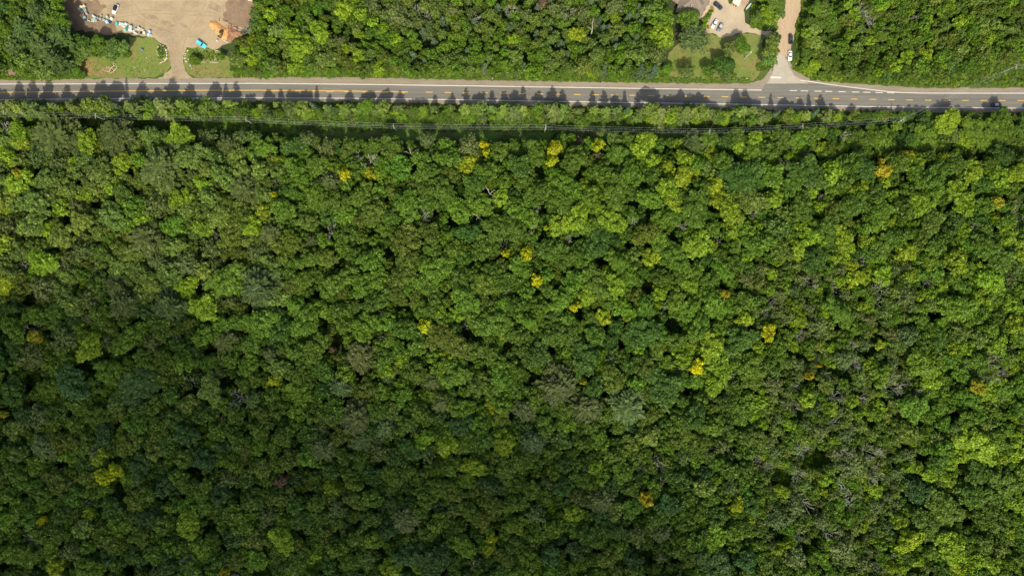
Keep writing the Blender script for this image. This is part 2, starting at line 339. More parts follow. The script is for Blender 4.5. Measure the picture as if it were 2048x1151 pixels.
def broad_big(seed): return broadleaf(seed, n=3600, size=.46, K=46, rclump=(.13, .22), spike=.34)
def poplar(seed, n=1500, size=.42):
    r = np.random.RandomState(seed); R0 = 5.0; cz = 9.5
    D = unit(r.normal(0, 1, (n, 3))); D[:, 2] = np.abs(D[:, 2]) * np.where(r.uniform(0, 1, n) < .25, -1, 1)
    th = np.arctan2(D[:, 1], D[:, 0]); k = r.randint(6, 10); ph = r.uniform(0, 6)
    f = .72 + .14 * np.cos(k * th + ph) + .10 * np.sin(3 * th + ph * 2) + .10 * np.sin(5 * D[:, 2] * 2 + th * 2)
    rr = f * r.uniform(.55, 1.08, n) ** .6
    P = D * (rr * R0)[:, None] * np.array([1, 1, 1.0]) + np.array([0, 0, cz])
    return tuft_quads(P, D + [0, 0, .3], size, r, 1.3, tilt=.7)

def pine(seed, hgt=16.0, Lb=5.0, whorls=9, nb=7, droop=.18, size=(.85, .30), z0=4.5, dense=17, shape=.75):
    r = np.random.RandomState(seed); P = []; D = []; N = []; wood = MB()
    wood.tube([(0, 0, 0), (0, 0, hgt * .6), (0, 0, hgt * .97)], [.28, .18, .04], 6)
    for i in range(whorls):
        u = i / (whorls - 1); z = z0 + (hgt - z0 - .6) * u; L = Lb * (1 - u) ** shape * .92 + .5
        n = max(4, int(nb * (1 - .3 * u))); a0 = r.uniform(0, 6.28)
        for k in range(n):
            a = a0 + 2 * math.pi * k / n + r.uniform(-.22, .22); l = L * r.uniform(.72, 1.12)
            if r.rand() < .06: continue
            up = (droop + .45 * u) + r.uniform(-.08, .08)
            dr = np.array([math.cos(a), math.sin(a), up]); dr /= np.linalg.norm(dr); side = np.array([-math.sin(a), math.cos(a), 0])
            base = np.array([0, 0, z]); tip = base + dr * l * .92
            if l > 1.5: wood.tube([tuple(base), tuple(tip)], [.07, .02], 3, False)
            m = max(4, int(dense * l / 2.6)); t = r.uniform(.18, 1, m) ** .8
            wdt = .24 * l * np.sin(np.clip(t, .05, 1) * 2.7) + .12
            s = r.uniform(-1, 1, m)
            P.append(base + dr * (t * l)[:, None] + side * (s * wdt)[:, None] + np.array([0, 0, 1]) * (.25 * r.uniform(-.3, 1, m) - .1 * s * s)[:, None])
            D.append(dr + side * (s * .75)[:, None] + np.array([0, 0, .12])); N.append(np.tile([0, 0, 1.0], (m, 1)) + side * (s * .3)[:, None])
    P = np.concatenate(P); D = np.concatenate(D); N = np.concatenate(N)
    return tuft_quads(P, N, size[1] * 1.6, r, size[0] / size[1] / 1.25, D, .32), wood

def bare(seed, spread=4.2, hgt=13, levels=4, thick=.2, lean=(0, 0), twigs=1.0):
    r = random.Random(seed); mb = MB()
    def go(p, d, L, rad, lv):
        d = d.normalized(); q = p + d * L * .5 + Vector((r.uniform(-1, 1), r.uniform(-1, 1), r.uniform(-.5, .5))) * L * .09
        e = q + (d + Vector((r.uniform(-.25, .25), r.uniform(-.25, .25), .05))).normalized() * L * .5
        mb.tube([p, q, e], [rad, rad * .75, rad * .5], 5 if lv > 2 else 3, False)
        if lv == 0: return
        for k in range(r.choice([2, 3, 3]) if lv > 1 else int(3 * twigs)):
            t = r.uniform(.35, 1); b = p.lerp(q, t * 2) if t < .5 else q.lerp(e, t * 2 - 1)
            a = r.uniform(0, 6.28); nd = (d * .8 + Vector((math.cos(a), math.sin(a), r.uniform(-.1, .5))) * .85)
            go(b, nd, L * r.uniform(.5, .75), max(rad * .52, .045), lv - 1)
    trunk_top = Vector((lean[0] * .6, lean[1] * .6, hgt * .5))
    tr = MB(); tr.tube([(0, 0, 0), trunk_top * .5, trunk_top], [thick * 1.5, thick * 1.3, thick], 7)
    n = 6
    for k in range(n):
        a = 6.28 * k / n + r.uniform(-.4, .4)
        go(trunk_top * r.uniform(.8, 1), Vector((math.cos(a), math.sin(a), r.uniform(.5, 1.6))), spread * r.uniform(.5, .8), thick * .75, levels - 1)
    return mb, tr

def snag(seed):                       # a broken, forked dead trunk with a few stubs
    r = random.Random(seed); mb = MB(); tr = MB()
    tr.tube([(0, 0, 0), (.2, .1, 5), (.3, 0, 9)], [.35, .3, .22], 7)
    for a, L in ((0.9, 6.5), (3.6, 5.5), (2.2, 3.5)):
        p = Vector((.3, 0, 8.5)); e = p + Vector((math.cos(a) * L * .8, math.sin(a) * L * .8, L * .7)); q = p.lerp(e, .5) + Vector((r.uniform(-.5, .5), r.uniform(-.5, .5), .3))
        mb.tube([p, q, e], [.17, .13, .05], 5, False)
        for k in range(3):
            b = q.lerp(e, r.uniform(0, .9)); mb.tube([b, b + Vector((r.uniform(-1, 1), r.uniform(-1, 1), r.uniform(.2, 1)))], [.06, .03], 3, False)
    return mb, tr

def trunk_mb(h=9.8, rad=.24):
    mb = MB(); mb.tube([(0, 0, 0), (.1, .05, h * .5), (0, 0, h)], [rad * 1.25, rad, rad * .6], 7)
    for a in (0.3, 2.3, 4.4): mb.tube([(0, 0, h * .7), (math.cos(a) * 1.6, math.sin(a) * 1.6, h * .95), (math.cos(a) * 2.6, math.sin(a) * 2.6, h * 1.12)], [rad * .5, rad * .35, rad * .15], 5, False)
    return mb

TRUNK = trunk_mb().mesh("broadleaf_trunk", BARK, True)
VAR = {}
VAR['M'] = [quads_mesh("broadleaf_crown", broadleaf(i, n=1800, size=.66, K=28 + 3 * (i % 4), rclump=(.17, .30) if i % 2 else (.14, .24), spike=.36), LEAF) for i in range(10)]
VAR['O'] = [quads_mesh("dense_crown", broadleaf(50 + i, n=2100, size=.52, K=34, rclump=(.17, .25), spike=.15), LEAF) for i in range(5)]
VAR['L'] = [quads_mesh('wide_crown', broad_big(30 + i), LEAF) for i in range(6)]
VAR['G'] = [quads_mesh("fine_crown", poplar(80 + i), LEAF) for i in range(6)]
PN = [pine(120 + i, hgt=14 + .5 * (i % 3), nb=9, whorls=8, Lb=5.0, z0=8.2, droop=.12, shape=.62, dense=20, size=(1.0, .30)) for i in range(6)]
VAR['P'] = [quads_mesh("pine_crown", q, NEEDLE) for q, _ in PN]
QN = [pine(160 + i, hgt=14 + .5 * i, nb=6, whorls=10, Lb=3.6, z0=1.2, dense=16, shape=.95, size=(.8, .34)) for i in range(5)]
VAR['Q'] = [quads_mesh('young_pine_crown', q, NEEDLE) for q, _ in QN]
WOOD_Q = [m.mesh('young_pine_trunk', BARK) for _, m in QN]
SP = [pine(140 + i, hgt=11, Lb=2.6, whorls=13, nb=9, droop=-.22, size=(.6, .28), z0=.8, dense=16, shape=.95) for i in range(4)]
VAR['S'] = [quads_mesh("spruce_crown", q, NEEDLE) for q, _ in SP]
WOOD_P = [m.mesh("pine_trunk", BARK) for _, m in PN]
WOOD_S = [m.mesh("spruce_trunk", BARK) for _, m in SP]
VAR['B'] = [quads_mesh("bush_leaves", broadleaf(200 + i, n=260, size=1.5, K=8, rclump=(.3, .45)), LEAF) for i in range(5)]
DD = [bare(300 + i, thick=.11 + .02 * (i % 3), spread=5.2, levels=3 + (i % 3 == 0), twigs=1.3, lean=(1.5 * math.cos(i), 1.5 * math.sin(i))) for i in range(8)]
DEADB = [a.mesh("bare_branches", PALEBARK) for a, _ in DD]; DEADT = [b.mesh("dead_trunk", PALEBARK, True) for _, b in DD]
SN = [snag(i) for i in range(3)]
SNB = [a.mesh("bleached_branches", WHITEBARK) for a, _ in SN]; SNT = [b.mesh("bleached_trunk", WHITEBARK, True) for _, b in SN]

TOPZ = dict(M=13.6, O=13.6, G=13.5, P=14.3, Q=14.6, S=11, B=13, D=12, W=14, R=13.5)      # crown-top height of the unit tree
CENZ = dict(M=10.5, O=10.5, G=10, P=11, Q=6.5, S=6, B=10, D=9, W=10, R=10)
UR = dict(M=4.7, O=4.6, G=4.4, P=4.9, Q=3.5, S=2.4, B=4.7, D=4.6, W=5, R=4.4)          # unit radius

# palettes (leaf albedo)
C = dict(green=(.093, .168, .016), fresh=(.114, .212, .017), deep=(.062, .130, .016), blue=(.056, .120, .025), lime=(.200, .310, .018),
         pale=(.138, .214, .036), olive=(.104, .158, .018), bronze=(.14, .12, .028), pine=(.112, .162, .036), dpine=(.072, .124, .028),
         grey=(.135, .185, .050), lemon=(.28, .36, .018), gold=(.43, .47, .016), amber=(.40, .37, .025), vivid=(.60, .60, .018), rust=(.20, .15, .08), spruce=(.085, .138, .060), haze=(.168, .240, .037))  # haze: hazy brightness mixed into the leaf green
CNAME = dict(green='mid green', fresh='fresh green', deep='dark green', blue='bluish green', lime='lime green', pale='pale green', olive='olive green',
             bronze='bronze green', pine='grey green', dpine='dark green', grey='greyish green', lemon='lemon yellow', gold='golden yellow', amber='orange yellow', vivid='bright golden', rust='rusty brown', spruce='blue grey', haze='yellowish green')

# explicit trees read off the photograph: kind, px, py, radius px, colour
T = []
def add(kind, col, pts):
    for p in pts: T.append([kind, p[0], p[1], p[2], col, p[3] if len(p) > 3 else None])
add('P', 'pine', [(110, 279, 45), (240, 274, 40), (323, 334, 48), (490, 378, 33), (454, 292, 26), (295, 480, 36), (658, 363, 24), (543, 469, 24), (624, 482, 16), (614, 282, 21),
    (235, 574, 28), (250, 605, 32), (180, 636, 18), (453, 680, 27), (520, 575, 42), (720, 709, 34), (681, 775, 27), (713, 836, 37), (864, 762, 21), (775, 754, 16), (543, 709, 20), (882, 806, 23),
    (1118, 775, 40), (1170, 816, 34), (1102, 738, 20), (1047, 728, 12), (1050, 821, 26), (89, 894, 30), (647, 897, 31), (723, 880, 25), (809, 1035, 29), (1202, 1002, 28), (1321, 1064, 23), (1386, 287, 26), (320, 520, 24), (1415, 1070, 22)])
add('P', 'dpine', [(339, 615, 32), (1253, 814, 42), (1065, 883, 32), (769, 856, 25), (50, 60, 26), (85, 95, 28), (30, 95, 24), (120, 70, 24), (75, 25, 26), (110, 120, 24)])
add('M', 'lime', [(39, 263, 20), (45, 285, 17), (175, 284, 24), (245, 326, 26), (362, 396, 24), (407, 368, 17), (39, 365, 28), (407, 456, 18), (506, 454, 18), (559, 321, 12), (762, 350, 13), (1002, 396, 18),
    (528, 422, 18), (1334, 376, 22), (1420, 310, 18), (1347, 409, 18), (1279, 305, 20), (1306, 321, 15), (1368, 316, 16), (1355, 287, 11),
    (1509, 279, 17), (1115, 454, 20), (1464, 456, 18), (1394, 490, 32), (1380, 470, 18), (1885, 318, 13), (1575, 313, 9), (1643, 295, 11), (1666, 344, 22), (1911, 378, 22), (1812, 503, 22), (1593, 501, 22),
    (1617, 475, 18), (1599, 451, 14), (1672, 514, 17), (1729, 480, 15), (1784, 394, 16), (1828, 368, 13), (1927, 459, 15), (1760, 521, 13), (1911, 521, 22), (1622, 386, 14), (1638, 412, 12), (1943, 344, 24),
    (1927, 407, 22), (1828, 449, 11), (1778, 449, 15), (1911, 485, 12), (2013, 469, 20), (1379, 569, 17), (1318, 587, 15), (1423, 691, 28), (1441, 733, 24), (1431, 764, 23), (1376, 691, 16), (1365, 717, 18),
    (1232, 569, 26), (1248, 618, 20), (1514, 694, 13), (1883, 577, 15), (1820, 553, 16), (1763, 550, 18), (1971, 608, 14), (1878, 647, 13), (1924, 696, 15), (1901, 697, 13), (1703, 801, 14), (1659, 814, 15),
    (1758, 811, 12), (1612, 795, 18), (1859, 764, 20), (1838, 592, 11), (2031, 647, 22), (1979, 561, 26), (893, 712, 14), (807, 720, 14), (913, 629, 17), (1007, 670, 13), (773, 741, 14), (898, 886, 22),
    (847, 878, 20), (1009, 883, 24), (947, 932, 24), (566, 1078, 24), (663, 975, 15), (181, 1023, 14), (378, 1045, 26), (182, 696, 26), (1148, 1024, 20), (1104, 1016, 9), (1429, 1078, 24), (1427, 959, 13),
    (1191, 932, 17), (1747, 978, 15), (1817, 932, 15), (1893, 956, 18), (1795, 1040, 18), (1901, 1091, 30), (1949, 889, 38), (1925, 905, 24), (2030, 880, 18), (1898, 926, 16), (1979, 1126, 19), (1909, 1134, 19),
    (1644, 1113, 12), (1779, 1132, 12), (1725, 1051, 11), (200, 915, 18), (602, 95, 24), (640, 62, 20), (585, 70, 18), (722, 29, 14), (1230, 36, 11), (1029, 81, 13), (690, 20, 20), (1590, 235, 10), (1340, 235, 14), (628, 1110, 16), (782, 1132, 20)])
add('M', 'lemon', [(1337, 336, 14), (1365, 352, 19), (1389, 347, 13), (1347, 360, 15), (934, 331, 17), (945, 318, 11), (741, 349, 12), (1428, 370, 17), (1436, 396, 17), (1303, 514, 20), (1765, 368, 14), (1570, 443, 10), (1703, 532, 12), (1206, 634, 17), (1488, 636, 19, 'bright lemon tree'), (1708, 556, 18),
    (551, 759, 15), (1475, 1008, 15), (1497, 1037, 9), (1648, 983, 9), (1817, 1078, 25), (2028, 910, 17), (113, 1134, 19), (1758, 689, 11), (984, 814, 14), (1153, 70, 15), (977, 1097, 15), (984, 1075, 12), (1885, 332, 9), (13, 568, 20)])
add('M', 'gold', [(1109, 298, 14, 'tall golden tree below wires'), (1103, 322, 13, 'golden tree under another golden'), (1196, 290, 13, 'small golden tree by wires'), (968, 290, 9, 'slim upper golden tree'), (972, 304, 9, 'slim lower golden tree'),
    (1053, 506, 13, 'upper middle golden tree'), (1074, 561, 13, 'flat golden tree'), (851, 649, 15, 'round golden centre tree'), 
    (1149, 613, 11, 'patchy golden tree'), (1536, 663, 16, 'big lemon golden tree'), (1166, 762, 7, 'tiny golden tree beside pine'), (1011, 505, 10, 'golden tree beside grey snag'),
    (212, 952, 17, 'large lower left golden tree'), (235, 938, 13, 'smaller lower left golden tree'), (88, 1037, 8, 'tiny lower left golden tree'), (692, 347, 12, 'speckled upper golden tree'), (551, 389, 6, 'tiny upper golden tree'), (1092, 456, 6, 'golden crown tip')])
add('M', 'vivid', [(1393, 733, 15, 'brightest round golden tree')])
add('M', 'amber', [(1764, 342, 14, 'upper right orange tree'), (1760, 325, 8, 'small upper right orange tree'), (1811, 310, 10, 'thin upper right orange tree'), (1991, 405, 14, 'right edge orange tree'), (1447, 587, 9, 'small bright orange tree'),
    (73, 673, 17, 'left edge orange tree'), (8, 827, 10, 'cut off orange tree'), (1953, 772, 14, 'orange tree beside dead trees'), (1617, 749, 8, 'tiny orange tree'), (1636, 730, 5, 'tiniest orange tree'),
    (1291, 997, 15, 'lower middle orange tree'), (39, 347, 12, 'orange tinged tree'), (451, 1143, 11, 'dull orange bottom tree')])
add('O', 'olive', [(404, 422, 20), (482, 433, 26), (464, 472, 24), (206, 511, 22), (245, 498, 22), (747, 420, 27), (814, 480, 30), (718, 443, 18), (616, 443, 22), (700, 300, 22), (840, 376, 21), (814, 524, 27),
    (926, 402, 12), (788, 386, 16), (1183, 323, 12), (1256, 276, 13), (1240, 462, 13), (1290, 467, 27), (482, 615, 14), (440, 620, 14), (383, 647, 14), (593, 751, 21), (833, 600, 17), (731, 777, 21), (960, 769, 25),
    (807, 548, 28), (663, 660, 11), (1290, 733, 25, 'olive gold round tree'), (262, 1032, 17), (475, 1118, 19), (563, 991, 24), (912, 986, 20), (950, 975, 17), (674, 1045, 15), (1009, 1113, 19), (1505, 872, 24), (1370, 1051, 17), (1814, 864, 28), (1305, 827, 18), (245, 385, 20), (700, 130, 14)])
add('O', 'deep', [(1485, 357, 38), (1614, 344, 36), (1285, 665, 38), (1478, 681, 34), (1170, 717, 34), (1079, 709, 28), (1329, 775, 36), (1193, 488, 32), (1728, 336, 22)])
add('O', 'fresh', [(1966, 271, 36), (1851, 274, 24), (1765, 290, 27), (1914, 616, 32), (1504, 310, 22), (1677, 623, 27)])
add('M', 'fresh', [(456, 561, 34), (640, 616, 20), (728, 652, 27), (590, 608, 24), (913, 749, 32), (929, 600, 30), (601, 782, 24), (762, 563, 24), (851, 569, 22), (1002, 756, 26), (477, 642, 19), (373, 722, 22),
    (1347, 514, 26), (1428, 608, 28), (1376, 618, 24), (1493, 730, 28), (919, 420, 25), (1823, 816, 30), (1836, 728, 28), (1760, 749, 24), (347, 451, 21), (1504, 240, 12)])
add('M', 'blue', [(276, 770, 38), (146, 767, 32), (408, 916, 26), (1429, 1124, 38), (1833, 983, 26), (1335, 1008, 26), (1490, 1120, 26), (870, 1120, 30), (820, 1110, 26), (375, 870, 26), (1100, 1110, 22), (60, 830, 22)])
add('M', 'green', [(1947, 991, 30), (2006, 964, 28), (1968, 1024, 28), (1952, 943, 26), (1885, 1016, 33), (1849, 1045, 26), (1498, 759, 24)])
add('G', 'grey', [(853, 279, 19), (939, 297, 25), (653, 300, 22), (375, 527, 30), (86, 574, 26), (78, 832, 25), (2031, 407, 19), (1493, 558, 17), (1222, 720, 15), (1546, 769, 21), (1638, 650, 17), (1682, 717, 19), (1718, 629, 13),
    (1810, 592, 21), (1812, 670, 23), (674, 1018, 20), (950, 1126, 19), (1443, 891, 15), (1704, 929, 28), (1687, 1097, 26), (1725, 1126, 19), (1590, 1113, 24), (1552, 1037, 24), (1639, 862, 19), (790, 25, 23), (745, 9, 18), (820, 50, 14), (681, 84, 15),
    (1965, 756, 16), (2020, 560, 14), (1600, 560, 16), (1560, 590, 16), (1690, 590, 16), (1740, 640, 16), (1690, 870, 18), (1750, 1010, 16), (1590, 1010, 18), (1640, 1040, 18), (1540, 880, 16), (1760, 900, 16), (1320, 1110, 14), (1230, 10, 22), (1110, 20, 14), (1165, 25, 16), (510, 505, 18), (905, 20, 14), (1050, 30, 14)])
add('D', 'rust', [])
# bare / dead trees
DEAD = [(10, 256, 18), (154, 294, 12), (52, 529, 18), (120, 535, 12), (433, 469, 8), (736, 321, 21), (864, 308, 15), (838, 430, 17), (820, 495, 14), (1005, 485, 12), (663, 454, 14), (556, 362, 10), (1360, 451, 17), (1136, 482, 15), (1063, 464, 9),
    (1256, 449, 13), (1485, 485, 18), (1438, 490, 13), (1506, 430, 10), (1071, 417, 8), (1585, 292, 10), (1618, 308, 12), (1690, 271, 12), (1567, 334, 16), (2034, 433, 15), (1724, 514, 12), (1640, 394, 7), (1953, 454, 12), (75, 655, 14), (407, 561, 8), (347, 675, 9),
    (380, 762, 14), (472, 793, 17), (747, 631, 9), (817, 561, 8), (929, 652, 8), (1018, 587, 9), (887, 824, 11), (1334, 616, 15), (1360, 735, 14), (1459, 754, 14), (1530, 626, 8), (1431, 800, 9), (1617, 566, 14), (1664, 571, 14), (1853, 558, 10), (1609, 603, 12),
    (1544, 605, 10), (1755, 603, 12), (1570, 644, 9), (1599, 668, 12), (1705, 691, 12), (1630, 717, 10), (1711, 730, 13), (1656, 751, 10), (1588, 772, 10), (1778, 775, 18), (1812, 762, 10), (1721, 795, 14), (1987, 720, 18), (2000, 746, 16), (1937, 730, 9), (2021, 704, 12),
    (65, 1075, 16), (192, 897, 12), (281, 972, 12), (178, 999, 14), (370, 1107, 12), (475, 1140, 10), (979, 918, 9), (685, 989, 8), (893, 913, 8), (1316, 918, 16), (1283, 940, 9), (1324, 937, 10), (1329, 962, 15), (1421, 902, 10), (1462, 908, 8), (1510, 921, 14), (1532, 932, 12),
    (1741, 908, 18), (1741, 943, 16), (1690, 918, 18), (1614, 999, 22), (1695, 991, 22), (1652, 1064, 20), (1606, 899, 16), (1541, 932, 10), (1598, 948, 14), (1601, 1070, 10), (1666, 845, 12), (1133, 25, 13), (1020, 25, 12), (835, 12, 13), (855, 30, 12), (948, 35, 12), (1740, 40, 14), (1725, 20, 12), (1770, 60, 10), (1830, 35, 10), (490, 60, 10), (1205, 120, 0)]
WHITES = [(820, 306, 18), (979, 386, 18), (958, 435, 15), (1185, 59, 14), (767, 673, 8), (765, 626, 7)]
RUSTS = [(1158, 282, 9), (1195, 313, 10), (225, 777, 7), (320, 772, 7), (563, 964, 17), (1882, 1056, 12), (666, 699, 8), (1085, 8, 12)]
for p in DEAD:
    if p[2]: T.append(['D', *p, 'bare', None])
for p in WHITES: T.append(['W', *p, 'bleached', None])
for p in RUSTS: T.append(['R', *p, 'rust', None])
# garden trees
GARD = [('G', 1387, 75, 32, 'grey', 'large feathery grey green tree in the house garden'), ('M', 1375, 38, 19, 'green', 'round green tree against the house roof'), ('M', 1461, 96, 16, 'pine', 'left tree of the pair on the right lawn'),
    ('M', 1483, 92, 16, 'fresh', 'right brighter tree of the pair on the right lawn'), ('M', 1447, 132, 18, 'deep', 'dark tree above the roadside on the right lawn'), ('G', 1455, 150, 16, 'pine', 'grey green tree nearest the road on the right lawn'),
    ('G', 1373, 143, 16, 'pine', 'small grey green tree beside the left part of the lawn'), ('M', 1417, 142, 13, 'green', 'small round tree between two lawn trees'), ('M', 1546, 79, 16, 'pine', 'upper tree of the column beside the gravel track'),
    ('M', 1542, 98, 16, 'pale', 'middle tree of the column beside the gravel track'), ('M', 1538, 119, 14, 'pale', 'lower tree of the column beside the gravel track'), ('M', 1325, 70, 22, 'lime', 'lime tree left of the lawn'), ('G', 1312, 110, 20, 'pine', 'grey green tree at the lawn corner'), ('M', 1322, 40, 22, 'fresh', 'fresh green tree left of the house')]
for k, x, y, r_, c, lb in GARD: T.append([k, x, y, r_, c, lb])
NEXP = len(T)

GAPS = [(78, 342, 13), (193, 412, 14), (490, 404, 12), (198, 488, 14), (469, 527, 14), (52, 480, 10), (133, 443, 12), (154, 308, 9), (203, 316, 12), (872, 422, 12), (903, 451, 11), (775, 503, 13), (746, 464, 13), (679, 524, 11), (551, 290, 11), (590, 430, 8),
    (1080, 347, 12), (1160, 342, 13), (1467, 316, 15), (1261, 407, 14), (1279, 378, 9), (1345, 477, 16), (1259, 490, 13), (1389, 363, 9), (1087, 420, 11), (1193, 521, 12), (1423, 417, 11), (1081, 480, 12), (1963, 310, 12), (1645, 386, 11), (1724, 435, 12), (1901, 420, 13),
    (1990, 456, 13), (1810, 357, 11), (70, 762, 24), (172, 730, 20), (266, 702, 13), (287, 642, 12), (396, 556, 9), (420, 696, 12), (451, 762, 17), (391, 788, 18), (65, 605, 18), (216, 709, 11), (503, 613, 11), (10, 750, 10), (945, 668, 19), (720, 746, 13), (674, 681, 12),
    (634, 590, 11), (799, 618, 11), (940, 722, 13), (940, 806, 10), (522, 780, 10), (971, 741, 7), (1342, 652, 22), (1386, 686, 7), (1212, 668, 12), (1243, 691, 14), (1160, 629, 11), (1293, 574, 15), (1373, 785, 12), (1066, 759, 12), (1472, 587, 9), (1682, 743, 18), (1679, 652, 14),
    (1862, 636, 9), (1906, 827, 12), (1979, 829, 8), (122, 932, 20), (238, 983, 22), (421, 1051, 14), (243, 916, 9), (154, 1121, 12), (265, 1137, 12), (392, 940, 13), (16, 1132, 14), (5, 883, 12), (330, 991, 10), (481, 1000, 12), (571, 945, 12), (601, 989, 12), (917, 902, 12),
    (771, 991, 12), (736, 972, 13), (623, 935, 9), (982, 870, 10), (523, 975, 10), (604, 1075, 10), (769, 1099, 13), (933, 1048, 13), (1221, 862, 9), (1294, 1110, 17), (1137, 1078, 12), (1410, 929, 11), (1836, 913, 17), (1928, 1016, 11), (1936, 1040, 13), (1909, 991, 9),
    (1625, 1091, 14), (1552, 1075, 13), (1917, 956, 9), (2033, 1024, 9), (1566, 951, 13), (1622, 916, 18), (657, 54, 10), (720, 84, 9), (851, 84, 8), (1590, 470, 0)]

# ------------------------------------------------------------------ fill the canopy
def inpoly(x, y, P):
    c = False; j = len(P) - 1
    for i in range(len(P)):
        xi, yi = P[i]; xj, yj = P[j]
        if (yi > y) != (yj > y) and x < (xj - xi) * (y - yi) / (yj - yi) + xi: c = not c
        j = i
    return c
SOUTH = [(-70, 250), (0, 250), (60, 254), (300, 268), (520, 272), (560, 275), (700, 285), (800, 290), (900, 288), (1000, 284), (1100, 278), (1250, 278), (1400, 276), (1600, 266), (1700, 258), (1800, 250), (1900, 242), (2130, 240), (2130, 1235), (-70, 1235)]
N1 = [(-70, -70), (118, -70), (112, 6), (140, 58), (150, 80), (178, 84), (240, 86), (250, 96), (236, 106), (165, 110), (158, 145), (60, 148), (40, 138), (-70, 138)]
N2 = [(515, -70), (512, 10), (512, 25), (500, 62), (474, 96), (462, 114), (490, 128), (600, 140), (900, 142), (1200, 146), (1300, 146), (1320, 130), (1335, 110), (1330, 20), (1325, -70)]
N3 = [(1524, -70), (1518, 20), (1516, 38), (1530, 46), (1540, 44), (1545, 20), (1550, -70)]
N4 = [(1636, -70), (1624, 10), (1612, 50), (1606, 100), (1616, 130), (1660, 144), (1760, 152), (1880, 150), (1970, 120), (2130, 90), (2130, -70)]
POLYS = [SOUTH, N1, N2, N3, N4]
rr = random.Random(11)
def region_col(x, y):
    """kind and colour by where in the wood the tree stands"""
    u = rr.random()
    if y < 160:
        if x < 300: return ('P', 'dpine') if u < .2 else ('M', rr.choice(['green', 'fresh', 'deep', 'pale']))
        if x < 800: return rr.choice([('M', 'fresh'), ('M', 'green'), ('M', 'lime'), ('G', 'pale'), ('M', 'fresh'), ('M', 'pale'), ('O', 'olive')])
        if x < 1240 and y < 70: return rr.choice([('G', 'grey'), ('G', 'pale'), ('S', 'spruce'), ('G', 'haze'), ('M', 'fresh'), ('M', 'pale'), ('G', 'pine')])
        if x < 1345: return rr.choice([('M', 'green'), ('M', 'pale'), ('S', 'spruce'), ('M', 'fresh'), ('G', 'pale'), ('M', 'fresh')])
        return rr.choice([('M', 'fresh'), ('M', 'haze'), ('M', 'lime'), ('M', 'green'), ('G', 'pale'), ('O', 'olive')])
    if x < 560 and y < 620:  # paler mix puts the upper left's hazy light into leaf colour
        return rr.choice([('M', 'pale'), ('M', 'haze'), ('M', 'lime'), ('M', 'pale'), ('M', 'haze'), ('G', 'pine'), ('M', 'fresh'), ('O', 'olive'), ('M', 'pale')])
    if x > 1500 and 520 < y:
        if x > 1830: return rr.choice([('M', 'fresh'), ('M', 'green'), ('O', 'fresh'), ('M', 'lime'), ('G', 'pale')])
        return rr.choice([('G', 'pale'), ('M', 'green'), ('G', 'haze'), ('G', 'pine'), ('M', 'fresh'), ('M', 'lime'), ('M', 'pale'), ('D', 'bare') if u < .12 else ('G', 'grey')])
    if x > 1150 and y < 800: return rr.choice([('M', 'green'), ('M', 'fresh'), ('M', 'lime'), ('M', 'fresh'), ('O', 'fresh'), ('M', 'green'), ('O', 'green'), ('M', 'deep'), ('M', 'pale') if u < .5 else ('O', 'olive')])  # lime and fresh weighted up: bright light band put into leaf colour
    if y > 820 or x < 560: return rr.choice([('M', 'green'), ('M', 'deep'), ('M', 'green'), ('M', 'fresh'), ('G', 'pine') if u < .4 else ('M', 'green'), ('M', 'blue') if u < .5 else ('O', 'olive'), ('M', 'fresh'), ('M', 'pale') if u < .3 else ('M', 'green')])
    return rr.choice([('M', 'green'), ('M', 'deep'), ('M', 'fresh'), ('M', 'green'), ('M', 'fresh'), ('O', 'green'), ('O', 'olive') if u < .5 else ('M', 'green')])

cell = {}
def near(x, y, r, f):
    cx, cy = int(x // 50), int(y // 50)
    for i in range(cx - 2, cx + 3):
        for j in range(cy - 2, cy + 3):
            for (a, b, q, gp) in cell.get((i, j), ()):
                d = math.hypot(a - x, b - y)
                if d < (q + r * .6 if gp else (q + r) * f): return True
    return False
def put(x, y, r, gp=False): cell.setdefault((int(x // 50), int(y // 50)), []).append((x, y, r, gp))
for t in T: put(t[1], t[2], t[3] * (.6 if t[0] in 'DW' else .95))
for gx, gy, gr in GAPS:
    if gr: put(gx, gy, gr * (1.25 if 1550 < gx < 1640 and 900 < gy < 960 else .7), True)
for tries, lo, hi, f in ((5000, 20, 30, .72), (9000, 16, 22, .68), (16000, 12, 16, .66), (50000, 7.5, 12, .64)):
    for _ in range(tries):
        x = rr.uniform(-70, 2120); y = rr.uniform(-70, 1232); r = rr.uniform(lo, hi)
        if not any(inpoly(x, y, P) for P in POLYS): continue
        if x > 1500 and y > 520 and r > (15 if x < 1830 else 21): continue
        if y < 160 and (r > 18 or (560 < x < 1300 and y < 110 and r > 13.5) or (x > 1600 and r > 14.5)): continue
        if y > 800 and x < 1500 and r > 24: continue
        if near(x, y, r, f): continue
        k, c = region_col(x, y)
        if k == 'S': r = rr.uniform(8, 11)
        T.append([k, x, y, r, c, None]); put(x, y, r)

